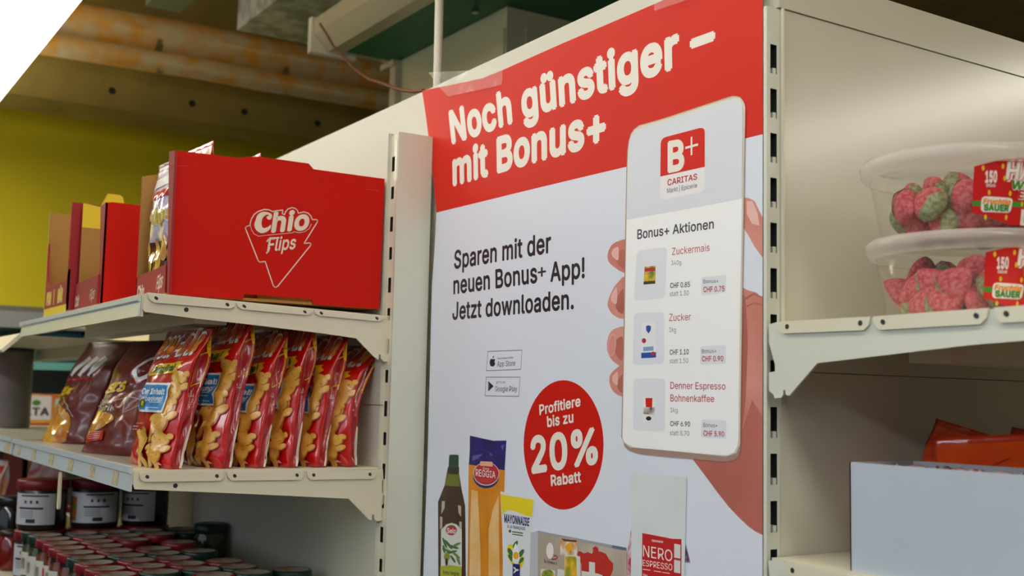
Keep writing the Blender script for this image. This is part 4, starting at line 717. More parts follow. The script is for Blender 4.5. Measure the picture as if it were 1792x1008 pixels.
pp(F_, [(316, 84), (380, 98), (470, 118), (556, 116), (552, 180), (545, 312), (420, 290), (310, 274), (316, 180)], NAVY)
for q in ([(335, 215), (400, 205), (370, 235), (330, 250)], [(520, 150), (545, 140), (530, 185)], [(440, 190), (470, 215), (452, 214)]): pp(F_, q, mat('print_navy_glint', (90, 96, 176), .4))
pp(F_, circ(423, 350, 86, 80, 30), NAVY); pp(F_, circ(425, 335, 85, 78, 30), OILW); pp(F_, circ(425, 334, 81, 73, 30), CRIM)
pp(F_, rrect([(386, 252), (466, 256), (468, 288), (384, 282)], .2), mat('print_peach', (238, 176, 140), .5))
pt(F_, 'Pasta', (404, 306), (404, 290), (444, 310), (444, 294), m=TXTW); pt(F_, 'REGGIA', (356, 348), (356, 304), (486, 364), (486, 320), m=TXTW, bold=.008); pt(F_, 'CECCO', (392, 386), (392, 366), (458, 392), (458, 372), m=mat('print_orange', (220, 100, 30), .5))
TUBW = mat('print_tube_white', (228, 232, 238), .45); YELP = mat('print_yellow', (240, 218, 30), .5)
pp(F_, [(518, 450), (738, 500), (728, 700), (712, 1300), (545, 1300), (530, 700)], TUBW); pp(F_, [(519, 470), (737, 506), (726, 618), (700, 614), (660, 600), (610, 578), (570, 574), (548, 586), (530, 604)], YELP)
pt(F_, 'MAYONNAISE', (544, 652), (544, 600), (708, 678), (712, 628), m=NAVY, bold=.03); pt(F_, 'À LA FRANÇAISE', (564, 690), (564, 670), (684, 706), (684, 687), m=NAVY, bold=.015)
for q in ([(596, 712), (668, 722), (668, 730), (596, 720)], [(596, 728), (668, 738), (668, 745), (596, 735)]): pp(F_, q, LEAF2)
pp(F_, circ(582, 712, 9, 11, 10), LEAF2)
pp(F_, blob([(580, 800), (600, 805), (596, 860), (612, 905), (596, 930), (572, 880), (562, 830)]), YELP); pp(F_, blob([(660, 870), (676, 905), (660, 950), (640, 960), (646, 910)]), YELP)
for cx, cy, r, w, a in ((618, 800, 28, 12, -1.0), (585, 850, 30, 14, 1.1), (655, 860, 34, 14, -1.0), (590, 890, 30, 12, .9), (655, 905, 28, 12, -.8)): pp(F_, circ(cx, cy, r, w, 12, a), LEAF2)
pp(F_, [(622, 790), (640, 830), (650, 890), (640, 925), (618, 930), (600, 910), (602, 860), (610, 815)], mat('print_egg_white', (244, 244, 240), .5)); pp(F_, circ(624, 872, 19, 24, 18), mat('print_yolk', (244, 176, 30), .5))
pp(F_, [(602, 925), (650, 930), (648, 1300), (600, 1300)], NAVY); pt(F_, 'Y', (640, 990), (610, 990), (640, 945), (610, 945), m=TXTW, bold=.03)
CARTN = mat('print_carton_grain', (196, 184, 168), .6, rgb2=(178, 164, 146), vscale=14)
pp(G_, [(60, 600), (130, 582), (132, 1500), (40, 1500)], mat('print_carton_grey', (196, 198, 204), .5)); pp(G_, [(130, 582), (962, 742), (965, 1500), (128, 1500)], CARTN)
for k in range(9): P.line([G_(150+k*88, 612+k*17), G_(150+k*88, 1100)], .0004, mat('print_carton_line', (170, 156, 138), .6))
pp(G_, [(130, 582), (962, 742), (962, 768), (130, 606)], mat('print_carton_edge', (168, 168, 176), .5)); pp(G_, [(830, 716), (960, 742), (960, 766), (826, 742)], mat('print_carton_blue', (96, 110, 140), .5))
pp(G_, circ(243, 770, 35, 76, 22), mat('print_egg', (238, 234, 230), .5)); P.line([G_(262, 850), G_(300, 848), G_(316, 832), G_(300, 816), G_(282, 818)], .0016, CRIM)
pt(G_, 'Die Schweizer Ei', (188, 880), (188, 850), (312, 905), (312, 876), m=INK)
F1 = mat('print_food_toast', (236, 232, 220), .5, rgb2=(220, 150, 40), vscale=60); F2 = mat('print_food_pasta', (240, 190, 40), .5, rgb2=(150, 150, 40), vscale=70); F3 = mat('print_food_salad', (70, 140, 40), .5, rgb2=(230, 180, 40), vscale=60)
pp(G_, rrect([(345, 652), (502, 668), (497, 828), (338, 808)], .08), F1); pp(G_, circ(425, 735, 34, 36, 14), mat('print_yolk', (244, 176, 30))); pp(G_, [(345, 655), (500, 672), (495, 690), (380, 682)], mat('print_crust', (120, 60, 40), .5))
pp(G_, [(500, 800), (515, 772), (540, 780), (560, 795), (600, 782), (640, 800), (650, 770), (645, 745), (670, 728), (696, 742), (700, 775), (730, 780), (770, 800), (800, 850), (838, 890), (836, 950), (812, 1010), (820, 1300), (545, 1300), (540, 900)], mat('print_swiss_red', (196, 44, 32), .5))
pp(G_, [(612, 872), (668, 880), (670, 1300), (612, 1300)], OILW); pp(G_, [(545, 958), (700, 985), (740, 1000), (740, 1100), (545, 1090)], OILW)
pp(G_, rrect([(385, 808), (530, 822), (530, 1040), (380, 1030)], .08), OILW); pp(G_, rrect([(388, 820), (495, 826), (500, 1030), (384, 1020)], .2), F2)
pp(G_, rrect([(155, 940), (292, 955), (292, 1100), (155, 1090)], .08), OILW); pp(G_, circ(225, 995, 60, 48, 16), F3); pp(G_, [(318, 940), (380, 950), (380, 1100), (312, 1100)], OILW)
BAGW = mat('print_coffee_bag', (230, 236, 238), .45, rgb2=(220, 227, 230), vscale=6)
pp(G_, [(968, 790), (985, 700), (1005, 548), (1010, 1500), (958, 1500)], mat('print_bag_side_red', (190, 40, 60), .5, rgb2=(225, 215, 220), vscale=80))
pp(G_, [(1510, 705), (1535, 800), (1556, 885), (1500, 880)], mat('print_bag_side_plum', (80, 56, 84), .5, rgb2=(200, 190, 200), vscale=80))
pp(G_, [(990, 38), (1520, 78), (1514, 500), (1500, 1500), (1000, 1500), (1008, 500)], BAGW)
pp(G_, [(1110, 604), (1250, 630), (1390, 658), (1476, 660), (1476, 1500), (1105, 1500)], mat('print_nero_red', (202, 30, 34), .45))
pt(G_, 'DENNER', (1200, 683), (1200, 665), (1306, 698), (1306, 680), m=TXTW, bold=.02)
pt(G_, 'NERO', (1118, 822), (1118, 716), (1392, 872), (1392, 766), m=TXTW, bold=.0); pt(G_, 'ESPRESSO', (1116, 910), (1116, 854), (1392, 956), (1392, 896), m=TXTW, bold=.0)
for x in (1118, 1220, 1300): pp(G_, [(x, 940+(x-1118)*.16), (x+70, 950+(x-1118)*.16), (x+70, 956+(x-1118)*.16), (x, 946+(x-1118)*.16)], TXTW)
pt(G_, '1kg', (1118, 1010), (1118, 985), (1160, 1016), (1160, 991), m=TXTW, bold=.02)
for q in ([(1408, 700), (1470, 712), (1470, 846), (1408, 836)], [(1408, 850), (1470, 862), (1470, 985), (1408, 975)]): pp(G_, q, OILW); P.line([G_(*c) for c in q], .0006, CRIM, True)
poster = PM.obj('poster', None, (-1.25, PY, -.1)); tag(poster, 'large red and white discount poster with phone in hand taped to the tall panel', 'poster')
# tape strips
TAPE = bpy.data.materials.new('clear_tape'); TAPE.use_nodes = True
bt = TAPE.node_tree.nodes['Principled BSDF']; bt.inputs['Base Color'].default_value = (1, 1, 1, 1); bt.inputs['Roughness'].default_value = .12; bt.inputs['Alpha'].default_value = .16
def tape(q, wr):
    a = MB(); p = [poster_xy(*c) for c in q]; vs = []; fs = []; nu, nv = 20, 6
    for j in range(nv+1):
        for i in range(nu+1):
            u, v = i/nu, j/nv
            x = (p[0][0]*(1-u)+p[1][0]*u)*(1-v)+(p[3][0]*(1-u)+p[2][0]*u)*v; z = (p[0][1]*(1-u)+p[1][1]*u)*(1-v)+(p[3][1]*(1-u)+p[2][1]*u)*v
            vs.append((x, PY-.0065-wr*abs(noise.noise(Vector((x*60, z*25, 1)))), z))
    for j in range(nv):
        for i in range(nu): k = j*(nu+1)+i; fs.append((k, k+1, k+nu+2, k+nu+1))
    a.add(vs, fs, TAPE, True); o = a.obj('tape_strip', poster, (-1.25, PY, -.1)); tag(o, 'clear glossy tape strip'); return o
tape([(756, 128), (887, 122), (885, 150), (790, 170)], .004)
tape([(1152, -45), (1250, -80), (1250, -12), (1152, 21)], .002)

# ================================================================== SNACK BAGS
def sstep(a, b, x): t = min(1, max(0, (x-a)/(b-a))); return t*t*(3-2*t)
class Bag:
    """gusseted pillow bag, local frame: front faces -y, base at z = 0"""
    def __init__(s, W, H, D, seed, amp=.0032, bend=0, bx=0, slump=0, lean=0, roll=0):
        s.ln, s.rl = math.tan(math.radians(lean)), math.tan(math.radians(roll)); s.W, s.H, s.D, s.sd, s.amp, s.bend, s.bx, s.slump = W, H, D, seed*7.31, amp, bend, bx, slump
    def d(s, v): return s.D/2*(.80+.26*math.sin(pi*min(1, v/.8)))*(1-.98*sstep(.72, .985, v))*(1-.25*(1-sstep(0, .07, v)))
    def sf(s, v): return .30+.38*sstep(.45, .85, v)+.2*(1-sstep(0, .12, v))
    def w(s, v): return s.W/2*(.97-.05*math.sin(pi*min(1, v/.9))+.03*sstep(.8, 1, v))
    def cr(s, x, z, k):
        a = noise.noise(Vector((x*16+s.sd, z*13, k*5.3))); b = noise.noise(Vector((x*34, z*26+s.sd, k*9.1)))
        return s.amp*(1.5*a-1.3*(1-2.2*abs(b)))*(1-.8*sstep(.72, .84, z/s.H))*sstep(0, .02, z)
    def warp(s, x, y, z):
        v = z/s.H
        return (x+s.bx*v*v*s.H+s.rl*z+.004*noise.noise(Vector((z*14, s.sd, 2))), y+s.bend*v**3*s.H+s.ln*z, z-s.slump*v*v)
    def front(s, x, z, l=0):
        v = z/s.H; w = s.w(v); q = max(-1, min(1, x/w)); k = s.sf(v); y = -s.d(v)*(k+(1-k)*(1-abs(q)**2.8))
        return s.warp(q*w, y-l+s.cr(x, z, 0)*(1-q**6), z)
    def side(s, t, z, l=0):
        v = z/s.H; w = s.w(v); fold = .003+.008*sstep(.4, .9, v); yy = s.d(v)*s.sf(v)
        return s.warp(w-fold*math.sin(pi*t)+l+s.cr(t*.06, z, 3)*math.sin(pi*t)*.8, -yy+2*yy*t, z)
    def build(s, m, mside, mseal, mback=None):
        NX, NT, NZ = 24, 6, 34; mb = MB(); rows = []; kinds = []
        for j in range(NZ+1):
            z = s.H*j/NZ; v = z/s.H; w = s.w(v); row = []
            row += [s.front(-w+2*w*i/NX, z) for i in range(NX)]
            row += [s.side(i/NT, z) for i in range(NT)]
            bk = []
            for i in range(NX):
                x = w-2*w*i/NX; q = x/w; bk.append(s.warp(x, s.d(v)*(s.sf(v)+(1-s.sf(v))*(1-abs(q)**2.8))+s.cr(x, z, 7)*.5*(1-q**6), z))
            row += bk
            fo = .003+.008*sstep(.4, .9, v); yy = s.d(v)*s.sf(v)
            row += [s.warp(-w+fo*math.sin(pi*i/NT), yy-2*yy*i/NT, z) for i in range(NT)]
            rows.append(row)
        n = len(rows[0]); vs = [p for r in rows for p in r]
        mb.add(vs, [], m)
        grp = {}
        for j in range(NZ):
            for i in range(n):
                mm = mseal if (j+.5)/NZ > .955 else (m if i < NX else (mside if i < NX+NT else (mback or m)))
                grp.setdefault(id(mm), (mm, []))[1].append((j*n+i, j*n+(i+1) % n, (j+1)*n+(i+1) % n, (j+1)*n+i))
        for mm, fs in grp.values():
            k = mb.mi(mm)
            for f in fs: mb.f.append(list(f)); mb.m.append(k); mb.sm.append(True)
        mb.f.append(list(range(n))[::-1]); mb.m.append(mb.mi(m)); mb.sm.append(False)
        mb.f.append([NZ*n+i for i in range(n)]); mb.m.append(mb.mi(mseal)); mb.sm.append(False)
        s.mb = mb; return mb
    def fprint(s): return Print(s.mb, lambda a, b, l: s.front(a, b, l+.0010), L=.0048, step=.0005)
    def sprint(s): return Print(s.mb, lambda a, b, l: s.side(a, b, l+.0005), L=.007, step=.0003)
def foil(name, rgb, rough=.27, coat=.8, **k): return mat(name, rgb, rough, coat=coat, bump=.45, bscale=30, **k)
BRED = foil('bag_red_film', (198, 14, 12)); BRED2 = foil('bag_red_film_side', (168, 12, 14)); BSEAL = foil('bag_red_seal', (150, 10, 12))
CRISP = mat('bag_print_crisp', (232, 184, 84), .35, coat=.4, rgb2=(214, 156, 56), vscale=60); CRISPD = mat('bag_print_crisp_edge', (166, 96, 34), .35, coat=.4); SPICE = mat('bag_print_spice', (176, 70, 26), .35)
BYEL = mat('bag_print_yellow', (236, 190, 20), .32, coat=.4); BGRN = mat('bag_print_green', (34, 92, 30), .35, coat=.4); BWH = mat('bag_print_white', (236, 234, 232), .32, coat=.4)
BOR = mat('bag_print_orange', (240, 140, 24), .32, coat=.4, rgb2=(214, 60, 20), vscale=40); BBLK = mat('bag_print_shadow', (50, 12, 14), .4)
BBLU = mat('bag_sticker_blue', (20, 124, 190), .35, coat=.3); STW = mat('bag_sticker_white', (232, 236, 240), .4)
CREAM = mat('bag_back_cream', (216, 206, 186), .35, coat=.3)
def crisp_shape(pr, cx, cz, h, rot=0, seed=0):
    """a plain gingerbread-like crisp: trunk, head, ears and stubby limbs, speckled with spice"""
    c, s_ = math.cos(rot), math.sin(rot); R_ = random.Random(seed)
    def T(x, y): x *= 1.2; return (cx+(x*c-y*s_)*h, cz+(x*s_+y*c)*h)
    parts = [circ(0, .30, .17, .15, 18), circ(-.14, .43, .065, .065, 12), circ(.14, .43, .065, .065, 12), circ(0, -.02, .18, .24, 20), circ(.19, .15, .11, .062, 14, .95), circ(-.20, .05, .11, .062, 14, .6), circ(-.12, -.30, .08, .16, 14, -.35), circ(.12, -.30, .08, .16, 14, .35)]
    for grow, mm in ((1.12, CRISPD), (1.0, CRISP)):
        chs = []
        for q in parts:
            mx, my = sum(p[0] for p in q)/len(q), sum(p[1] for p in q)/len(q)
            g = [T(mx+(x-mx)*grow, my+(y-my)*grow-(.02 if grow > 1 else 0)) for x, y in q]; chs.append((g, tri(g)))
        pr.raws(chs, mm)
    V, Tt = [], []
    for _ in range(9):
        g = [T(*p) for p in circ(R_.uniform(-.13, .13), R_.uniform(-.35, .38), .014, .011, 7)]; o = len(V); V += g; Tt += [tuple(i+o for i in t) for t in tri(g)]
    pr.raw(V, Tt, SPICE)
def box_text(pr, txt, x0, x1, z0, z1, m, bold=0, up=0, shear=0): pr.text(txt, (x0, z0), (x0+shear, z1), (x1, z0+up), (x1+shear, z1+up), m, bold)
def red_bag(i, W, H, D, loc, rot, label, bend=0, bx=0, slump=0, amp=.005, lean=0, roll=0):
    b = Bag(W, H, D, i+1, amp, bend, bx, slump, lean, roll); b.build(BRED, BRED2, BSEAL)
    p = b.fprint(); k = H/.235
    for bd, m, dx in ((.15, BWH, 0), (.060, BBLK, .0008), (.050, BOR, 0)):
        box_text(p, 'POM-BÄR', -W*.47+dx, W*.42+dx, H*.812, H*.925, m, bd, .006, .004)
    p.poly([(-.03, H*.735), (.058, H*.765), (.055, H*.75), (.062, H*.725), (.054, H*.70), (.058, H*.685), (-.034, H*.655), (-.03, H*.69), (-.038, H*.70)], BYEL)
    p.text('Original', (-.030, H*.675), (-.030, H*.722), (.048, H*.70), (.048, H*.747), BGRN, .03)
    crisp_shape(p, .055, H*.555, .074*k, -.25, i); crisp_shape(p, .046, H*.335, .080*k, -.12, i+60); crisp_shape(p, .002, H*.125, .066, .2, i+20); crisp_shape(p, .050, H*.12, .064, -.3, i+40)
    p.poly([(-.08, H*.20), (-.05, H*.215), (-.052, H*.245), (-.08, H*.235)], BYEL)
    for r in range(3): p.poly([(-.06, H*(.30-.022*r)), (-.02, H*(.305-.022*r)), (-.02, H*(.312-.022*r)), (-.06, H*(.307-.022*r))], mat('bag_print_pink', (222, 150, 146), .4))
    p.poly([(.055, H*.03), (.062, H*.05), (.069, H*.03)], mat('bag_print_pink', (222, 150, 146)))
    q = b.sprint()
    q.poly([(.55, H*.93), (.9, H*.80), (.98, H*.80), (.98, H*.95)], BYEL)
    q.line([(.30, H*.80), (.92, H*.84), (.92, H*.615), (.30, H*.575)], .0022, BYEL, True) if False else None
    for a, c in (((.28, H*.80), (.90, H*.83)), ((.28, H*.575), (.90, H*.61))): q.poly([(a[0], a[1]), (c[0], c[1]), (c[0], c[1]+.002), (a[0], a[1]+.002)], BYEL)
    for t in (.28, .88): q.poly([(t, H*.58), (t+.035, H*.58), (t+.035, H*.825), (t, H*.825)], BYEL)
    for t in (.30, .50, .70): q.poly([(t-.08, H*.505), (t+.08, H*.515), (t, H*.545)], BWH); q.poly([(t-.045, H*.513), (t+.045, H*.518), (t, H*.535)], BRED2)
    for r in range(4): q.poly([(.35, H*(.48-.018*r)), (.85, H*(.485-.018*r)), (.85, H*(.489-.018*r)), (.35, H*(.484-.018*r))], mat('bag_print_rose', (190, 90, 90), .4))
    q.poly([(.82, .002), (1, .002), (1, H*.30), (.92, H*.32), (.84, H*.2)], CREAM)
    o = b.mb.obj('snack_bag'); o.location = (loc[0], loc[1], loc[2]+Z0); o.rotation_euler = rot
    tag(o, label, 'snack bag', 'red crisp bags lined up on the middle shelf')
    # the blue sticker, a part of its own
    sm = MB(); st = Print(sm, lambda a, c, l: b.front(a, c, l+.0066), L=.0048, step=.0004)
    x0, x1, z0, z1 = -.022, .052, H*.395, H*.605
    st.poly([(x0, z0), (x1, z0), (x1, z1), (x0, z1)], STW); e = .003; st.poly([(x0+e, z0+e), (x1-e, z0+e), (x1-e, z1-e), (x0+e, z1-e)], BBLU)
    box_text(st, 'Der Inhalt', x0+.008, x1-.006, z1-.017, z1-.009, STW, .03); box_text(st, 'Verpackung!', x0+.008, x1-.008, z1-.027, z1-.020, STW, .02)
    for r in range(4): st.poly([(x0+.034-.004*(r > 1), z0+.016-.005*(r)+.003*(r < 2)), (x1-.01, z0+.016-.005*r+.003*(r < 2)), (x1-.01, z0+.0175-.005*r+.003*(r < 2)), (x0+.034-.004*(r > 1), z0+.0175-.005*r+.003*(r < 2))], mat('sticker_pale', (170, 206, 230), .4))
    st.poly(circ(x0+.018, z0+.012, .009, .007, 12), BGRN); st.poly(circ(x0+.019, z0+.013, .004, .004, 10), BYEL)
    so = sm.obj('sticker', o); so['label'] = 'blue square sticker with white border'
    return o
R = math.radians
zsh = -.1172
spec = [  # front right corner y, yaw, lean, roll, W, H, D, bend, slump
    (.486, 7, 12, 1, .165, .208, .050, .0, 0), (.563, 8, 9, 0, .165, .236, .046, .0, 0), (.618, 8, 10, 0, .165, .211, .042, 0, 0),
    (.670, 8, 8, 0, .165, .226, .042, 0, 0), (.718, 9, 9, 0, .165, .210, .042, .03, 0), (.775, 20, 0, 0,   .165, .206, .042, .30, .010)]
ordn = ['frontmost of the six, nearest the shelf edge, blue sticker fully visible', 'second from the front of the six, tallest, big yellow snack figure', 'third from the front of the six, blue sticker half hidden',
        'fourth from the front of the six, narrow strip visible', 'fifth from the front of the six', 'rearmost of the six, slumped against the back panel']
for i, (y, ya_, le, ro, w, h, d, be, sl) in enumerate(spec):
    c_, s_ = math.cos(R(ya_)), math.sin(R(ya_))
    red_bag(i, w, h, d, (-1.664-w/2*c_-d*.3*s_, y-w/2*s_+d*.3*c_, zsh), (0, 0, R(ya_)), 'red crisp bag, '+ordn[i], be, 0, sl, .005, le, ro)
# dark red paprika bags at the left
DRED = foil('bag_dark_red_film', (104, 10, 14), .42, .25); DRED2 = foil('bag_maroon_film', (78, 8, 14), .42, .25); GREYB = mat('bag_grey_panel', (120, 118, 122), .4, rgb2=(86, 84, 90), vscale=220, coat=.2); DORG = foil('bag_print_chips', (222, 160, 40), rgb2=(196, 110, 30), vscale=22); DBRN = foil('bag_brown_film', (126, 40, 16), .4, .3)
def dark_bag(i, loc, rot, W, H, D, label, art):
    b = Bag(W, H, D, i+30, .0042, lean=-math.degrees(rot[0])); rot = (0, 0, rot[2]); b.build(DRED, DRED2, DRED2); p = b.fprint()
    if art == 'slash':
        for k, x in enumerate((-.05, -.02, .01)): p.poly([(x, H*.66), (x+.016, H*.64), (x+.034, H*.82), (x+.012, H*.86)], BWH)
        p.poly([(-.055, H*.60), (.03, H*.62), (.03, H*.635), (-.055, H*.615)], BRED)
        p.text('5x', (-.06, H*.46), (-.05, H*.53), (-.01, H*.48), (0, H*.56), BYEL, .05); p.poly(blob([(-.075, H*.02), (.03, H*.03), (.02, H*.25), (-.03, H*.36), (-.078, H*.38)]), DORG)
        p.line([(-.06, H*.44), (-.02, H*.30), (.02, H*.20)], .0018, CREAM); p.line([(-.03, H*.44), (.0, H*.36), (.03, H*.26)], .0016, CREAM)
    else:
        for rr, m in ((.030, BRED), (.027, BWH)): p.poly(circ(.03, H*.74, rr, rr*.86, 24), m)
        p.text('e', (.012, H*.68), (.016, H*.84), (.044, H*.69), (.05, H*.85), DRED, .05)
        if art == 'paprika':
            p.text('SIS', (-.06, H*.52), (-.055, H*.60), (.0, H*.55), (.006, H*.63), BYEL, .045)
            p.text('Sweet', (-.066, H*.42), (-.065, H*.465), (-.01, H*.44), (-.01, H*.485), CREAM, .01); p.text('Paprika', (-.062, H*.36), (-.06, H*.405), (.01, H*.385), (.011, H*.43), CREAM, .01)
            p.poly(blob([(-.08, H*.10), (-.03, H*.20), (.01, H*.30), (-.02, H*.36), (-.082, H*.34)]), DORG); p.poly([(-.03, H*.48), (.07, H*.58), (.074, H*.16), (.03, H*.20), (.0, H*.40)], DBRN)
            p.poly([(-.05, H*.10), (-.004, H*.13), (-.008, H*.21), (-.054, H*.18)], BRED)
            p.line([(-.066, H*.40), (.03, H*.50), (.03, H*.36), (.075, H*.46)], .0012, CREAM); p.line([(.03, H*.50), (.075, H*.46)], .0012, CREAM)
            for r in range(4): p.poly([(-.046, H*(.18-.018*r)), (-.012, H*(.195-.018*r)), (-.012, H*(.201-.018*r)), (-.046, H*(.186-.018*r))], mat('bag_print_pink', (222, 150, 146)))
    q = b.sprint(); q.poly([(.05, .004), (1, .004), (1, H*.5), (.4, H*.42)], GREYB)
    o = b.mb.obj('snack_bag'); o.location = (loc[0], loc[1], loc[2]+Z0); o.rotation_euler = rot
    tag(o, label, 'snack bag', 'dark paprika crisp bags at the shelf end'); return o
dark_bag(0, (-2.50, .520, zsh), (R(-23), R(0), R(20)), .165, .215, .062, 'dark red crisp bag with white slashes, leftmost on the middle shelf', 'slash')
dark_bag(1, (-2.07, .508, zsh), (R(-23), R(0), R(20)), .170, .205, .062, 'dark red paprika crisp bag with orange chips, left of the bright red bags', 'paprika')
dark_bag(2, (-2.13, .605, zsh), (R(-15), R(0), R(14)), .165, .222, .055, 'dark red crisp bag with white letter e, behind the paprika bag', 'e')

# ================================================================== SNACK CARTONS on the upper shelf
CRED = mat('carton_red', (204, 22, 6), .7, spec=.2, wave=120, bump=.05); CRED_SHADED = mat('carton_red_shaded', (160, 24, 34), .6); TAN = mat('carton_tan', (176, 130, 66), .8, var=.06); CYEL = mat('carton_yellow', (236, 204, 40), .6); CTXT = mat('carton_print', (238, 224, 204), .6)  # second red is a shaded copy: cooler light on front faces painted in
def cardboard(name, parent, og, pts, off, m_out, m_in=TAN, build=True):
    """sheet of cardboard: outer face at pts, thickness along off, inner side tan"""
    a = MB(); n = len(pts); P = [Vector(p) for p in pts]; o = Vector(off); t = tessellate_polygon([P])
    a.add(P, [tuple(q) for q in t], m_out); a.add([p+o for p in P], [tuple(reversed(q)) for q in t], m_in)
    a.add(P+[p+o for p in P], [(i, (i+1) % n, (i+1) % n+n, i+n) for i in range(n)], m_out)
    return a.obj(name, parent, og) if build else a
XB = -1.665; zb = .1365; og = (-1.75, .645, zb)
t1 = thing('display_carton', 'large red snack carton with white line logo on the upper shelf beside the post', 'carton', og)
side = [(306.4, 263), (420, 276.5), (424, 275), (453, 274), (540, 286), (549, 296), (673.3, 313), (663.6, 541), (548.5, 532.5), (546, 524), (428, 514.5), (425, 524), (294.5, 514.8)]
a = cardboard('side_panel', t1, og, [onX(x, y, XB) for x, y in side], (-.004, 0, 0), CRED, build=False)
fx = lambda x, y: (float(onX(400+x/5.6, 340+y/5.6, XB)[1]), float(onX(400+x/5.6, 340+y/5.6, XB)[2]))
cp = Print(a, lambda u, v, l: (XB+.0002+l, u, v), fx, .05, .0001)
logo_o = [(165, 335), (166, 325), (175, 316), (210, 304), (213, 275), (225, 240), (250, 198), (290, 168), (345, 150), (395, 152), (432, 170), (470, 161), (530, 155), (526, 190), (548, 200), (558, 172), (580, 145), (620, 130), (655, 140), (675, 160), (684, 186), (735, 173), (780, 185), (808, 215), (820, 248), (858, 247), (872, 258), (870, 270), (738, 483), (795, 477), (806, 484), (804, 500), (480, 903), (462, 912), (444, 904), (436, 890), (358, 658), (308, 664), (295, 658), (288, 645)]
cp.line(logo_o, .0017, CTXT, True)
cp.line([(213, 310), (225, 350), (250, 390), (295, 411), (360, 403), (450, 394), (560, 384), (628, 377), (638, 366), (690, 378), (745, 366), (790, 335), (812, 290)], .0007, CTXT)
cp.poly(blob([(262, 260), (285, 200), (335, 172), (395, 180), (425, 205), (412, 245), (385, 246), (372, 222), (395, 205), (372, 200), (335, 230), (322, 290), (340, 330), (385, 320), (412, 300), (408, 335), (370, 368), (318, 380), (270, 350), (252, 305)]), CTXT)
cp.text('hio', (415, 368), (442, 184), (780, 338), (806, 160), CTXT, .034, 0)
cp.text('Flips', (376, 560), (398, 428), (650, 532), (672, 408), CTXT, .016, .0)
cp.line([(372, 576), (390, 560), (402, 520)], .0022, CTXT); cp.line([(376, 462), (392, 440), (440, 432), (492, 426)], .0022, CTXT)
for q in ([(285, 287.5), (330, 291)], [(640, 331), (664, 334)]): cp.line([((q[0][0]-400)*5.6, (q[0][1]-340)*5.6), ((q[1][0]-400)*5.6, (q[1][1]-340)*5.6)], .0008, mat('carton_crease', (206, 60, 44), .6))
a.obj('side_panel', t1, og)
YF = .4735
cardboard('front_flange', t1, og, [onY(295.7, 266, YF), onY(306.2, 263.2, YF), onY(294.6, 514.5, YF), onY(292.3, 514.5, YF)], (0, .004, 0), CRED_SHADED)
XLf = -1.836
cardboard('side_panel', t1, og, [(XLf, YF, zb), (XLf, .816, zb), (XLf, .816, .346), (XLf, YF+.03, .346), (XLf, YF, .338)], (.004, 0, 0), CRED_SHADED)
cardboard('back_panel', t1, og, [(XLf, .818, zb), (XB-.004, .818, zb), (XB-.004, .818, .35), (XLf, .818, .35)], (0, -.004, 0), CRED)
a = MB(); a.box((XLf, YF, zb), (XB-.004, .818, zb+.004), TAN); a.obj('carton_bottom', t1, og)
a = cardboard('front_lip', t1, og, [(XLf, YF, zb), (XB-.010, YF, zb), (XB-.010, YF, .183), (XLf, YF, .176)], (0, .004, 0), CRED_SHADED, build=False)
lp_ = Print(a, lambda u, v, l: (u, YF-.0002-l, v), L=.05, step=.0001)
lp_.text('Chio', (-1.826, .142), (-1.826, .160), (-1.790, .142), (-1.786, .160), CTXT, .03, .05); lp_.text('Flips', (-1.722, .148), (-1.716, .168), (-1.690, .150), (-1.684, .172), CTXT, .016, .05)
a.obj('front_lip', t1, og)
# second carton
og = (-2.08, .62, zb); XB2 = -1.992; XL2 = -2.170; YF2 = .4555
t2 = thing('display_carton', 'smaller plain red snack carton behind the large logo carton on the upper shelf', 'carton', og)
cardboard('side_panel', t2, og, [(XB2, YF2, zb), (XB2, .80, zb), (XB2, .80, .312), (XB2, YF2+.012, .317), (XB2, YF2, .315)], (-.004, 0, 0), CRED)
cardboard('front_flange', t2, og, [(XB2, YF2-.0005, zb+.002), (XB2, YF2-.0005, .315), (XB2-.034, YF2-.0005, .313), (XB2-.008, YF2-.0005, zb+.002)], (0, .004, 0), CRED_SHADED)
tb = [float(onX(x, 345, XL2)[1]) for x in (176, 184, 212, 220)]; zt_ = float(onX(198, 340.5, XL2)[2])
pl2 = [(YF2, zb), (.80, zb), (.80, .330), (tb[3], .332), (tb[2]+.002, zt_-.003), (tb[2]-.004, zt_), (tb[1]+.004, zt_), (tb[0], .333), (YF2, .337)]
a = cardboard('side_panel', t2, og, [(XL2, y_, z_) for y_, z_ in pl2], (.004, 0, 0), CRED_SHADED, build=False)
yl = [(YF2, .292), (.80, .292)]+pl2[2:]
a.add([(XL2+.0043, y_, z_) for y_, z_ in yl], tri(yl), CYEL); a.obj('side_panel', t2, og)
cardboard('back_panel', t2, og, [(XL2, .80, zb), (XB2, .80, zb), (XB2, .80, .312), (XL2, .80, .326)], (0, -.004, 0), CRED)
a = MB(); a.box((XL2, YF2, zb), (XB2, .80, zb+.004), TAN); a.obj('carton_bottom', t2, og)
a = cardboard('front_lip', t2, og, [(XL2-.004, YF2-.004, zb), (XB2-.010, YF2-.004, zb), (XB2-.010, YF2-.004, .192), (XL2-.004, YF2-.004, .186)], (0, .004, 0), CRED_SHADED, build=False)
lp_ = Print(a, lambda u, v, l: (u, YF2-.0043-l, v), L=.05, step=.0001); lp_.text('Chio', (-2.166, .145), (-2.166, .162), (-2.138, .146), (-2.134, .166), CTXT, .03, .05); lp_.text('Flips', (-2.055, .15), (-2.05, .168), (-2.02, .152), (-2.014, .172), CTXT, 0, .05); a.obj('front_lip', t2, og)
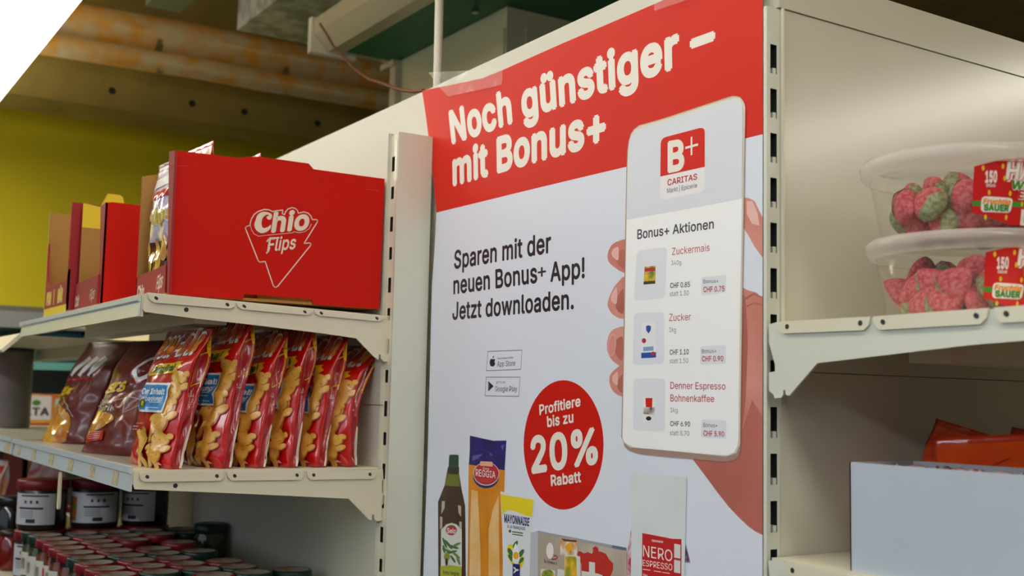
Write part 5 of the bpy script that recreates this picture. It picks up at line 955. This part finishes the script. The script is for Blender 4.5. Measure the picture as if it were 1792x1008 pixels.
# third carton
og = (-2.29, .62, zb); XR3 = -2.186; XL3 = -2.392; YF3 = .440
t3 = thing('display_carton', 'empty yellow edged red tray carton with tan inside, leftmost on the upper shelf', 'carton', og)
cardboard('side_panel', t3, og, [(XL3, YF3, zb), (XL3, .80, zb), (XL3, .80, .34), (XL3, YF3, .345)], (.004, 0, 0), CYEL)
cardboard('side_panel', t3, og, [(XR3, YF3, zb), (XR3, .80, zb), (XR3, .80, .33), (XR3, YF3, .34)], (-.004, 0, 0), CRED_SHADED)
cardboard('back_panel', t3, og, [(XL3, .80, zb), (XR3, .80, zb), (XR3, .80, .335), (XL3, .80, .335)], (0, -.004, 0), CYEL)
a = MB(); a.box((XL3, YF3, zb), (XR3, .80, zb+.004), TAN); a.obj('carton_bottom', t3, og)
lip3 = [(XL3, YF3, zb), (XR3, YF3, zb), (XR3, YF3, .215), (XR3-.015, YF3, .196), (XL3+.03, YF3, .196), (XL3+.015, YF3, .205), (XL3+.006, YF3, .25), (XL3, YF3, .345)]
a = cardboard('front_lip', t3, og, lip3, (0, .004, 0), CRED_SHADED, build=False)
lp_ = Print(a, lambda u, v, l: (u, YF3-.0002-l, v), L=.05, step=.0001); lp_.poly([(XL3, zb), (XR3, zb), (XR3, .151), (XL3, .151)], CYEL); lp_.poly([(XL3, .151), (XL3+.004, .151), (XL3+.004, .3), (XL3, .34)], CYEL)
for x, tx in ((XL3+.02, 'POM'), (XL3+.125, 'BÄR')):
    for bd, mm in ((.09, CTXT), (.04, BYEL)): lp_.text(tx, (x, .160), (x+.002, .180), (x+.045, .160), (x+.047, .180), mm, bd)
lp_.poly([(XL3+.088, .156), (XL3+.094, .156), (XL3+.094, .185), (XL3+.088, .185)], CYEL); a.obj('front_lip', t3, og)
# bags standing in the cartons
PURP = foil('bag_colour_film', (150, 120, 190), rgb2=(226, 214, 230), vscale=20); PEAN = foil('bag_print_peanut', (206, 150, 76)); BROW = foil('bag_print_brown', (92, 34, 20)); OTOP = foil('bag_orange_film', (214, 140, 50), rgb2=(190, 60, 30), vscale=30)
def inner_bag(i, x, y, z, W, H, D, label, art, yaw=0, lean=0):
    b = Bag(W, H, D, i+60, .003, lean=lean); lean = 0; b.build(PURP if art else OTOP, BRED, BRED if not art else DRED2); p = b.fprint()
    if art == 1:
        p.poly([(-W*.45, H*.70), (W*.45, H*.72), (W*.45, H*.78), (-W*.45, H*.76)], BRED); p.poly([(-W*.45, H*.80), (W*.45, H*.82), (W*.45, H*.90), (-W*.45, H*.88)], BWH)
        p.text('Flips', (-W*.42, H*.52), (-W*.40, H*.62), (W*.42, H*.54), (W*.44, H*.64), BWH, .08); p.text('Flips', (-W*.42, H*.52), (-W*.40, H*.62), (W*.42, H*.54), (W*.44, H*.64), BYEL, .03)
        p.poly([(-W*.47, 0.004), (W*.47, .004), (W*.47, H*.38), (-W*.47, H*.40)], BROW)
        for k in range(6): p.poly(circ(-W*.36+k*W*.15, H*.33-.02*(k % 2), .010, .020, 14, .3*(k % 3-1)), PEAN)
        p.poly([(-W*.47, .004), (W*.47, .004), (W*.1, H*.20), (-W*.2, H*.12)], BYEL)
    elif art == 2:
        p.poly([(-W*.45, H*.30), (W*.4, H*.4), (W*.4, H*.7), (-W*.2, H*.6)], BYEL); p.poly([(-W*.45, H*.12), (W*.4, H*.18), (W*.4, H*.33), (-W*.4, H*.28)], BWH); p.poly([(-W*.45, H*.02), (W*.4, H*.02), (W*.4, H*.16), (-W*.4, H*.10)], mat('bag_print_tomato', (222, 110, 40), .35)); p.poly(circ(-W*.15, H*.45, .014, .012, 14), BGRN)
    o = b.mb.obj('snack_bag'); o.location = (x, y, z+Z0); o.rotation_euler = (R(-lean), 0, R(yaw)); tag(o, label, 'snack bag', 'bags standing in the snack cartons')
zi = zb+.0045
inner_bag(0, -1.752, .500, zi, .138, .215, .034, 'colourful peanut snack bag standing frontmost inside the large logo carton', 1, 4)
inner_bag(1, -1.752, .535, zi, .135, .238, .03, 'orange topped snack bag peeking over the front half of the logo carton', 0, 3)
inner_bag(2, -1.745, .612, zi, .135, .228, .03, 'red topped snack bag barely peeking over the middle of the logo carton', 0, 0)
inner_bag(3, -2.082, .530, zi, .12, .125, .05, 'low yellow and orange snack bag lying back inside the smaller red carton', 2, 5, 12)

# ================================================================== JARS on the lower shelf
JZ = -.4045
GLS = mat('jar_glass_green', (46, 58, 26), .12, coat=.6, rgb2=(70, 70, 34), vscale=50); GLR = mat('jar_glass_red', (92, 34, 20), .12, coat=.6, rgb2=(120, 52, 26), vscale=50)
LIDG = mat('lid_green', (14, 50, 40), .35, metal=.1); LIDR = mat('lid_red', (128, 14, 28), .35, metal=.1); LABW = mat('jar_label_white', (206, 204, 192), .6); LABB = mat('jar_label_dark', (36, 34, 34), .6)
LPIC = mat('lid_picture', (158, 154, 140), .5, rgb2=(120, 76, 58), vscale=60)
def jar(green):
    root = bpy.data.objects.new('sauce_jar', None); COL.objects.link(root); root.empty_display_size = .02
    b = MB(); b.lathe([(0, 0), (.027, 0), (.031, .004), (.0318, .04), (.031, .070), (.027, .082), (.0265, .093)], GLS if green else GLR, n=24); b.obj('glass_body', root)
    l = MB(); l.lathe([(.0322, .018), (.0322, .064)], LABW, n=24); l.lathe([(.0324, .024), (.0324, .058)], LEAF2 if green else CRIM, n=5, a0=-1.9, a1=-1.45); l.lathe([(.0324, .030), (.0324, .052)], LPIC, n=5, a0=-1.3, a1=-.9); l.obj('paper_label', root)
    s_ = MB(); s_.lathe([(.0275, .080), (.0285, .080), (.0285, .090)], LABB, n=24); s_.add([(.010*math.cos(t)*.8, -.0293-.002*0, .083+.012*math.sin(t)) for t in (2*pi*k/14 for k in range(14))], [tuple(range(14))], LIDG if green else LIDR); s_.obj('neck_seal', root)
    d = MB(); d.lathe([(.0335, .0885), (.0342, .090), (.0342, .1005), (.0335, .103), (.0315, .1045), (.0295, .1040)], LIDG if green else LIDR, n=32); d.lathe([(.0295, .1040), (.026, .1030), (0, .1030)], LPIC, n=32); d.obj('lid', root)
    return root
jg, jr = jar(True), jar(False); first = {0: True, 1: True}
rows_ = {0: (.487, {1: 'R', 2: 'R', 3: 'R', 4: 'G', 5: 'R', 6: 'R', 7: 'R', 8: 'R', 9: 'G', 10: 'G'}), 1: (.556, {1: 'G', 2: 'R', 3: 'R', 4: 'G', 5: 'R', 6: 'R', 7: 'R', 8: 'R', 9: 'G'}),
         2: (.624, {0: 'R', 1: 'G', 2: 'R', 3: 'R', 4: 'G', 5: 'R', 7: 'R', 8: 'R', 9: 'G'}), 3: (.692, {0: 'G', 1: 'G', 2: 'R', 4: 'G', 6: 'R', 8: 'R', 9: 'G'}), 4: (.760, {0: 'G', 8: 'G', 9: 'G'})}
RN = ['front', 'second', 'third', 'fourth', 'rearmost']; CN = ['first', 'second', 'third', 'fourth', 'fifth', 'sixth', 'seventh', 'eighth', 'ninth', 'tenth', 'last']
rj = random.Random(5)
for r_, (y, dct) in rows_.items():
    for k, c in dct.items():
        g = c == 'G'; src = jg if g else jr; i = 0 if g else 1
        o = src if first[i] else copy_tree(src); first[i] = False
        o.location = (-1.848-.0702*k+rj.uniform(-.002, .002), y+rj.uniform(-.002, .002), JZ+Z0); o.rotation_euler = (0, 0, rj.uniform(-.25, .25))
        tag(o, '%s-lidded sauce jar in the %s row, %s column from the right, on the lower shelf' % ('green' if g else 'red', RN[r_], CN[k]), 'jar', 'sauce jars in rows on the lower shelf')
# taller dark jar and big tubs
t = thing('sauce_jar', 'taller dark green jar standing behind the rows beside the back panel', 'jar', (-2.36, .787, JZ)); og = (-2.36, .787, JZ)
a = MB(); a.lathe([(0, 0), (.03, 0), (.033, .005), (.033, .10), (.029, .112)], GLS, c=og, n=24); a.obj('glass_body', t, og); a = MB(); a.lathe([(.033, .108), (.034, .110), (.034, .124), (.031, .127), (0, .126)], LIDG, c=og, n=24); a.obj('lid', t, og)
TLID = mat('tub_lid_red', (120, 14, 22), .4); TBODY = mat('tub_dark_body', (34, 26, 24), .3, coat=.3); TLAB = mat('tub_label', (196, 196, 200), .55); VEG = mat('tub_label_vegetables', (196, 96, 40), .5, rgb2=(90, 120, 40), vscale=70)
def tub(i, x, y, z, rz, label):
    t = thing('spread_tub', label, 'tub', (x, y, z), (0, 0, rz), 'large red lidded tubs stacked at the shelf end')
    a = MB(); a.lathe([(0, 0), (.046, 0), (.049, .004), (.0495, .082), (.047, .086)], TBODY, n=32); a.obj('tub_body', t)
    a = MB(); a.lathe([(.0498, .012), (.0500, .076)], TLAB, n=32, a0=-2.9, a1=-.3)
    a.lathe([(.0503, .016), (.0503, .066)], VEG, n=6, a0=-2.75, a1=-2.25)
    a.lathe([(.0503, .070), (.0503, .073)], LABB, n=12, a0=-1.8, a1=-.6); a.lathe([(.0503, .044), (.0503, .048)], LABB, n=12, a0=-1.9, a1=-.8)
    for k in range(3): a.lathe([(.0503, .056), (.0503, .062)], LABB, n=3, a0=-1.6+.25*k, a1=-1.5+.25*k)
    a.lathe([(.0503, .016), (.0503, .024)], LABB, n=8, a0=-1.5, a1=-1.1)
    for k in range(4): a.lathe([(.0503, .039-.004*k), (.0503, .041-.004*k)], mat('tub_label_text', (140, 140, 142), .6), n=8, a0=-1.85, a1=-1.2)
    a.obj('paper_label', t)
    a = MB(); a.lathe([(.051, .083), (.0525, .084), (.0525, .101), (.050, .1035), (0, .1035)], TLID, n=32); a.obj('lid', t)
    return t
TN = ['nearest the shelf edge', 'in the middle', 'nearest the back panel']
for i, (y, rz) in enumerate(((.497, .55), (.604, 1.1), (.711, .35))):
    tub(i, -2.590+.004*i, y, JZ, rz, 'dark red-lidded tub at the bottom of the stack '+TN[i])
    tub(i, -2.590+.004*i, y, JZ+.1045, rz+.1, 'white-labelled red-lidded tub on top of the stack '+TN[i])
a = MB(); p = np.array((-2.10, .430, 0)); a.prism([(-2.108, .428, -.149), (-2.098, .428, -.149), (-2.094, .428, -.205), (-2.097, .428, -.212), (-2.106, .428, -.212), (-2.110, .428, -.205)], (0, .004, 0), mat('cream_plastic_tab', (220, 210, 180), .4)); tag(a.obj('price_tab', None, (-2.1, .43, -.18)), 'cream plastic hanging tab below the price rail in front of the tubs', 'tab')

# ================================================================== RIGHT UNIT: candy tubs, white carton, orange bags
CLEAR = clear_plastic('clear_tub_plastic', (255, 255, 253), .93, .06); MILK = clear_plastic('frosted_lid_plastic', (255, 255, 253), .62, .18)
GRED = mat('gummy_red', (190, 46, 60), .75, rgb2=(212, 112, 120), vscale=260, bump=.5, bscale=420); GGRN = mat('gummy_green', (116, 124, 72), .75, rgb2=(168, 172, 132), vscale=260, bump=.5, bscale=420)
def gummy_mesh():
    def body(u, v):
        th = 2*pi*u; z = -1+2*v; r = math.sqrt(max(0, 1-z*z))*(.82-.34*z-.10*z*z); return (r*math.cos(th)*.0205, r*math.sin(th)*.0125, z*.0218)
    out = []
    for lo, hi, nm, mm, gr in ((.22, 1.0, 'body', GRED, 1.0), (0.0, .25, 'cap', GGRN, 1.05)):
        a = MB(); n, k = 18, 9; vs = []
        for j in range(k+1):
            for i in range(n):
                x, y, z = body(i/n, lo+(hi-lo)*j/k); w = gr*(1+(.05*math.cos(5*2*pi*i/n) if nm == 'cap' and j == k else 0)); vs.append((x*w, y*w, z*w+(.0012*math.cos(5*2*pi*i/n) if nm == 'cap' and j >= k-1 else 0)))
        a.add(vs, [(j*n+i, j*n+(i+1) % n, (j+1)*n+(i+1) % n, (j+1)*n+i) for j in range(k) for i in range(n)], mm, True); a.add(vs[:n], [tuple(range(n))], mm, True); out.append(a)
    return out
gb, gc = gummy_mesh()
g_root = gb.obj('gummy_sweet'); gcap = gc.obj('leaf_cap', g_root); gcap['label'] = 'green leaf end'
g_used = False
HARW = mat('tub_label_red', (206, 22, 22), .35, coat=.3); LYE = mat('tub_label_seed', (230, 190, 50), .4); LGR = mat('tub_label_green', (70, 140, 40), .4); LWH = mat('tub_label_pale', (238, 232, 226), .4); LOR = mat('tub_label_orange', (240, 150, 40), .4)
def candy_tub(x, y, z, h, which, aim):
    global g_used
    og = (x, y, z); t = thing('candy_tub', ('clear plastic candy tub with frosted lid, on top of the other tub' if which == 'upper' else 'clear plastic candy tub with frosted lid, standing on the shelf under another tub'), 'tub', og)
    r0, r1 = .083, .094
    a = MB(); a.lathe([(0, .003), (r0-.006, .002), (r0, .006), (r1, h-.012)], CLEAR, c=og, n=56); a.obj('tub_wall', t, og)
    a = MB(); a.lathe([(r1-.001, h-.018), (r1+.004, h-.018), (r1+.0085, h-.013), (r1+.0095, h-.005), (r1+.006, h-.0005), (r1+.001, h), (r1-.003, h-.004), (0, h-.004)], MILK, c=og, n=64); a.obj('lid', t, og)
    # label on the wall, facing the camera's right
    def lf(u, v, l):
        rr = r0+(r1-r0)*(v-.006)/(h-.018)+.0006+l; an = aim+u/r1; return (x+rr*math.cos(an), y+rr*math.sin(an), z+v)
    a = MB(); p = Print(a, lf, L=.008, step=.0002)
    p.poly([(-.058, h*.20), (-.056, h*.72), (-.03, h*.80), (.0, h*.83), (.058, h*.80), (.058, h*.18), (.02, h*.035), (-.02, h*.06)], HARW)
    for bd, mm in ((.10, LWH), (.055, HARW), (.03, LWH)): p.text('HARIBO', (-.027, h*.58), (-.026, h*.76), (.050, h*.58), (.052, h*.76), mm, bd)
    p.text('150', (-.046, h*.54), (-.046, h*.66), (-.035, h*.54), (-.035, h*.66), LWH, .04); p.text('Stück', (-.045, h*.485), (-.045, h*.52), (-.036, h*.485), (-.036, h*.52), LWH, .02)
    for bd, mm in ((.09, LWH), (.035, LGR)): p.text('Wild', (-.022, h*.47), (-.021, h*.56), (.006, h*.44), (.008, h*.54), mm, bd)
    for bd, mm in ((.09, LWH), (.03, HARW)): p.text('Erdbeeren', (-.014, h*.36), (-.013, h*.45), (.045, h*.36), (.046, h*.45), mm, bd)
    p.poly([(-.0575, h*.27), (.058, h*.25), (.058, h*.31), (-.0575, h*.33)], LGR)
    p.poly(rrect([(-.050, h*.20), (-.020, h*.19), (-.018, h*.36), (-.049, h*.38)], .3), LWH); p.text('Fruchtig', (-.048, h*.295), (-.047, h*.35), (-.021, h*.285), (-.020, h*.34), LOR, .05); p.text('SAUER', (-.047, h*.22), (-.047, h*.285), (-.022, h*.21), (-.022, h*.275), LGR, .05)
    for u, v in ((-.048, .70), (-.03, .72), (-.028, .58), (-.042, .42), (-.022, .41), (-.045, .14), (-.024, .14), (-.008, .30), (.02, .14)): p.poly(circ(u, h*v, .0014, .0026, 8), LYE)
    p.poly([(-.008, h*.06), (.02, h*.04), (.03, h*.08), (.03, h*.24), (-.008, h*.24)], LWH)
    for k in range(9): p.poly([(-.004+.0035*k, h*.09), (-.0025+.0035*k, h*.09), (-.0025+.0035*k, h*.22), (-.004+.0035*k, h*.22)], INK)
    a.obj('wrapper_label', t, og)
    # strawberry gummies
    rg = random.Random(11 if which == 'upper' else 23); pts = []
    for layer, (zz, rmax, n) in enumerate(((.016, .066, 16), (.032, .069, 15), (.046, .060, 9))):
        tries = 0; cnt = 0
        while cnt < n and tries < 3000:
            tries += 1; an = rg.uniform(0, 2*pi); rad = rmax*math.sqrt(rg.uniform(.05, 1)) if rg.random() < .4 else rmax*rg.uniform(.86, 1.0)
            q = Vector((rad*math.cos(an), rad*math.sin(an), zz+rg.uniform(-.002, .003)))
            if all((q-w).length > (.0245 if abs(q.z-w.z) < .008 else .018) for w in pts):
                pts.append(q); cnt += 1
                o = copy_tree(g_root) if g_used else g_root; g_used = True
                o.location = (x+q.x, y+q.y, z+q.z+Z0)
                o.rotation_euler = (rg.uniform(-1.1, 1.1), rg.uniform(.7, 2.4)*rg.choice((-1, 1)), an+pi/2+rg.uniform(-.5, .5))
                tag(o, 'sugared red strawberry gummy sweet with green end inside the %s clear tub' % which, 'sweet', 'strawberry gummies in the %s tub' % which)
    return t
tx, ty = -.706, 1.002
candy_tub(tx+.004, ty+.003, .084, .0808, 'lower', -.24)
candy_tub(tx, ty, .1652, .0812, 'upper', -.28)
# white cardboard tray
WCARD = mat('white_cardboard', (186, 197, 210), .6, var=.015); WIN = mat('white_cardboard_inside', (170, 172, 180), .7)
x0, x1, y0, y1, z0, z1 = -.7705, -.435, .9005, .997, -.1638, -.058
t = thing('white_tray', 'plain white cardboard tray on the lower shelf right of the poster', 'tray', ((x0+x1)/2, (y0+y1)/2, z0)); og = ((x0+x1)/2, (y0+y1)/2, z0)
cardboard('front_panel', t, og, [(x0, y0, z0), (x1, y0, z0), (x1, y0, z1), (x0, y0, z1)], (0, .0015, 0), WCARD, WIN)
cardboard('back_panel', t, og, [(x0, y1, z0), (x1, y1+.025, z0), (x1, y1+.025, z1), (x0, y1, z1)], (0, -.0015, 0), WCARD, WIN)
cardboard('side_panel', t, og, [(x0, y0, z0), (x0, y1, z0), (x0, y1, z1), (x0, y0, z1)], (.0015, 0, 0), WCARD, WIN)
cardboard('side_panel', t, og, [(x1, y0, z0), (x1, y1+.025, z0), (x1, y1+.025, z1), (x1, y0, z1)], (-.0015, 0, 0), WCARD, WIN)
a = MB(); a.box((x0+.002, y0+.002, z0), (x1-.002, y1-.002, z0+.002), WIN); a.obj('tray_bottom', t, og)
# red-wrapped sweets inside the tray
def wrapped(x, y, z, rz, label):
    a = MB(); a.lathe([(.0, -.022), (.012, -.020), (.004, -.013), (.010, -.009), (.012, 0), (.010, .009), (.004, .013), (.012, .020), (0, .022)], foil('sweet_wrapper_red', (190, 30, 40), rgb2=(226, 214, 216), vscale=90), n=14)
    a.v = [(v[2], v[0], v[1]+.012) for v in a.v]
    o = a.obj('wrapped_sweet'); o.location = (x, y, z+Z0); o.rotation_euler = (0, 0, rz); tag(o, label, 'sweet', 'wrapped sweets in the white tray')
a = MB(); a.box((x0+.004, .915, z0+.002), (x1-.004, .985, -.083), mat('sweet_box_card', (150, 60, 60), .6)); tag(a.obj('inner_box', None, ((x0+x1)/2, .95, z0+.002)), 'low reddish box lying inside the white cardboard tray', 'box')
wrapped(-.735, .958, -.0828, .2, 'red and white wrapped sweet at the left inside the white tray'); wrapped(-.690, .962, -.0828, -.25, 'red and white wrapped sweet in the middle of the white tray'); wrapped(-.64, .955, -.0828, .1, 'red and white wrapped sweet at the right inside the white tray')
# orange bags behind the tray
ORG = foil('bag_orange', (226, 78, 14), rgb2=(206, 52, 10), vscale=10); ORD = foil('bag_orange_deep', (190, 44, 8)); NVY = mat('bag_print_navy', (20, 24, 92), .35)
def orange_bag(i, loc, yaw, W, H, D, lean, label, art, tilt=0):
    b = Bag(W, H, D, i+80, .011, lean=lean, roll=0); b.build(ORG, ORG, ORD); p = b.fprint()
    if art:
        p.poly([(-.02, H*.60), (.045, H*.86), (.09, H*.66), (.09, H*.30), (.02, H*.32)], BWH); p.poly([(-.013, H*.60), (.045, H*.83), (.085, H*.64), (.085, H*.34), (.02, H*.36)], NVY)
        p.text('M', (.02, H*.52), (.026, H*.64), (.056, H*.56), (.062, H*.68), BWH, .06)
        p.poly(blob([(-.08, H*.45), (-.03, H*.62), (-.02, H*.42), (-.05, H*.30)]), mat('bag_print_amber', (236, 150, 40), .35))
    else: p.poly([(.0, H*.5), (.02, H*.62), (.03, H*.3), (.01, H*.3)], NVY)
    for k in (.2, .55): p.line([(-W*.3+k*.1, H*.70), (-W*.25+k*.12, H*.78), (-W*.2+k*.15, H*.82)], .0012, ORD)
    o = b.mb.obj('sweets_bag'); o.location = (loc[0], loc[1], loc[2]+Z0); o.rotation_euler = (0, R(tilt), R(yaw)); tag(o, label, 'bag')
    return o
zt = -.1635
orange_bag(0, (-.814, 1.108, zt+.012), 8, .106, .128, .050, 6, 'crumpled orange sweets bag at the left behind the white tray', 0, 15)
orange_bag(1, (-.690, 1.070, zt+.006), 24, .165, .130, .045, 3, 'orange sweets bag with dark blue diamond mark, closest behind the white tray', 1, -5)
orange_bag(2, (-.745, 1.205, zt), 10, .14, .132, .045, 6, 'dark orange sweets bag furthest back behind the white tray', 0, 8)
DR = foil('bag_plum', (92, 14, 30), rgb2=(60, 14, 26), vscale=30)
b = Bag(.15, .165, .05, 95, .005, lean=4); b.build(DR, DR, DR); p = b.fprint(); p.poly(blob([(-.06, .06), (-.02, .10), (.0, .06), (-.03, .03)]), BGRN)
o = b.mb.obj('sweets_bag'); o.location = (-.735, 1.325, zt+Z0); o.rotation_euler = (0, 0, R(15)); tag(o, 'dark plum red sweets bag standing in shadow at the right frame edge', 'bag')

# ================================================================== BACKGROUND BEYOND THE LEFT SHELVES
# chilled display cabinet against the yellow wall
t = thing('chilled_cabinet', 'grey chilled display cabinet with glass shelves below the yellow wall', 'cabinet', (-4.75, .9, -1.5)); og = (-4.75, .9, -1.5)
CHW = mat('chiller_grey', (150, 152, 150), .5); GTEAL = mat('chiller_glass_edge', (120, 190, 180), .15, coat=.5)
a = MB(); a.box((-4.99, -.6, -1.5), (-4.95, 2.6, .27), CHW); a.box((-4.95, -.6, -1.5), (-4.45, -.56, .27), CHW); a.box((-4.95, 2.56, -1.5), (-4.45, 2.6, .27), CHW); a.box((-4.95, -.56, -1.5), (-4.5, 2.56, -.55), CHW); a.obj('cabinet_body', t, og)
a = MB(); a.box((-4.95, -.56, .21), (-4.45, 2.56, .27), CHW); a.obj('canopy', t, og)
a = MB(); a.box((-4.949, -.55, .075), (-4.47, 2.55, .085), GTEAL); a.box((-4.470, -.55, .060), (-4.462, 2.55, .088), GTEAL); a.obj('glass_shelf', t, og)
a = MB(); a.box((-4.949, -.55, -.175), (-4.47, 2.55, -.165), GTEAL); a.obj('glass_shelf', t, og)
t2 = mat('carton_teal', (30, 110, 130), .5, rgb2=(60, 140, 150), vscale=8)
def carton(x0, y0, z0, w, d, h, mm, label, art=None, name='food_carton', cat='carton'):
    a = MB(); a.box((x0, y0, z0), (x0+d, y0+w, z0+h), mm)
    if art: p = Print(a, lambda u, v, l: (x0+d+.0003+l, y0+u, z0+v), L=.2, step=.0003); art(p, w, h)
    o = a.obj(name, None, (x0+d/2, y0+w/2, z0)); return tag(o, label, cat)
TEAL = mat('carton_deep_teal', (20, 84, 110), .5); ORC = mat('carton_orange', (226, 120, 40), .5, rgb2=(236, 180, 80), vscale=18); PGR = mat('carton_pale_green', (196, 216, 190), .5)
yy = lambda px: float(onX(px, 640, -4.5)[1])
carton(-4.78, yy(40), .0855, .075, .28, .10, mat('carton_green_amber', (150, 130, 50), .5, rgb2=(70, 110, 60), vscale=30), 'green and amber carton at the left on the upper chiller shelf')
carton(-4.78, yy(84)-.02, .0855, .135, .28, .12, TEAL, 'dark teal carton on the upper chiller shelf')
carton(-4.78, yy(84)+.125, .0855, .09, .28, .11, mat('carton_pale_blue', (170, 200, 206), .5), 'pale blue carton right of the dark teal carton on the upper chiller shelf')
carton(-4.78, yy(84)+.225, .0855, .12, .28, .11, BLU, 'bright blue carton on the upper chiller shelf behind the leftmost bag')
def ata(p, w, h):
    p.poly([(0, 0), (w, 0), (w, h*.25), (0, h*.2)], mat('carton_red_band', (206, 70, 40), .5)); p.poly(rrect([(w*.02, h*.30), (w*.36, h*.30), (w*.36, h*.96), (w*.02, h*.96)], .08), LWH)
    p.text('ATA', (w*.04, h*.42), (w*.04, h*.62), (w*.34, h*.42), (w*.34, h*.62), INK, .03); p.poly(circ(w*.19, h*.76, w*.05, h*.08, 10), LGR)
    p.poly(rrect([(w*.40, h*.60), (w*.78, h*.62), (w*.78, h*.90), (w*.40, h*.88)], .2), PGR); p.poly([(w*.4, h*.95), (w, h*.98), (w, h*.80), (w*.85, h*.9)], LGR)
carton(-4.78, yy(37), -.1645, .31, .29, .135, ORC, 'orange carton with white square mark on the middle chiller shelf', ata)
for k, (px, mm, nm) in enumerate(((30, mat('pack_maroon', (92, 30, 24), .5), 'maroon'), (64, mat('pack_brown', (110, 70, 30), .5), 'brown'), (98, mat('pack_dark_red', (130, 24, 26), .5), 'dark red'))):
    carton(-4.74, yy(px)-.02, -.5495, .085, .2, .30, mm, '%s food pack on the chiller floor below the orange carton' % nm, name='food_pack', cat='pack')
# things on the next bay
t = thing('drink_can', 'tall grey cylindrical can at the left edge on the middle shelf', 'can', (-3.30, .530, -.112)); og = (-3.30, .530, -.112)
a = MB(); a.lathe([(0, 0), (.056, 0), (.058, .004), (.058, .200), (.054, .206)], mat('can_grey', (128, 122, 120), .35, metal=.2), c=og, n=32); a.obj('can_body', t, og)
a = MB(); a.lathe([(.0584, .02), (.0584, .195)], mat('can_label', (118, 112, 112), .4, rgb2=(136, 110, 112), vscale=20), c=og, n=18, a0=-2.2, a1=.2); a.lathe([(.0587, .05), (.0587, .12)], mat('can_mark', (120, 40, 56), .4, rgb2=(40, 36, 50), vscale=40), c=og, n=8, a0=-1.35, a1=-.75); a.obj('paper_label', t, og)
a = MB(); a.lathe([(.0, .206), (.054, .206), (.0585, .202), (.0585, .210), (.052, .212), (.0, .211)], mat('can_rim', (60, 60, 64), .4, metal=.5), c=og, n=32); a.obj('lid', t, og)
PK = mat('pack_pink', (214, 190, 200), .45, rgb2=(190, 60, 110), vscale=26); PK2 = mat('pack_white', (206, 206, 214), .45, rgb2=(226, 150, 90), vscale=22); PK3 = mat('pack_blue', (90, 130, 180), .45, rgb2=(214, 220, 230), vscale=24)
for k, (x, y, mm, lb) in enumerate(((-3.42, .50, PK2, 'pale packet with red top band'), (-3.30, .62, PK, 'pink and white packet'), (-3.14, .74, PK3, 'blue and white packet'))):
    b = Bag(.13, .20, .05, 120+k, .004, lean=8); b.build(mm, mm, mm); p = b.fprint(); p.poly([(-.055, .165), (.055, .165), (.055, .185), (-.055, .185)], CRIM) if k == 0 else None
    o = b.mb.obj('food_packet'); o.location = (x, y, -.4045+Z0); o.rotation_euler = (0, 0, R(30)); tag(o, lb+' on the lower shelf of the far left bay', 'packet')
def bigjar(x, y, label, mm, ml, h=.13, r=.036):
    t = thing('sauce_jar', label, 'jar', (x, y, JZ)); og = (x, y, JZ)
    a = MB(); a.lathe([(0, 0), (r*.9, 0), (r, .005), (r, h*.78), (r*.8, h*.88)], mm, c=og, n=24); a.obj('glass_body', t, og)
    a = MB(); a.lathe([(r*.86, h*.86), (r*.92, h*.87), (r*.92, h*.985), (r*.86, h), (0, h)], ml, c=og, n=24); a.obj('lid', t, og)
BLK = mat('lid_black', (18, 18, 20), .35); DKJ = mat('jar_glass_black', (20, 16, 16), .15, coat=.5)
bigjar(-2.80, .475, 'black-lidded dark jar at the left frame edge beside the tubs', DKJ, BLK, .155)
bigjar(-2.89, .545, 'black-lidded dark jar behind the jar at the left frame edge', DKJ, BLK, .165)
bigjar(-2.745, .47, 'red sauce jar with dark lid at the lower left frame edge', mat('jar_red_sauce', (120, 16, 12), .2, coat=.5), mat('lid_brown', (60, 26, 22), .35), .085, .030)
bigjar(-2.84, .62, 'yellow jar with red lid between the dark jars and the tubs', mat('jar_yellow', (170, 130, 20), .25, coat=.4), TLID, .13)
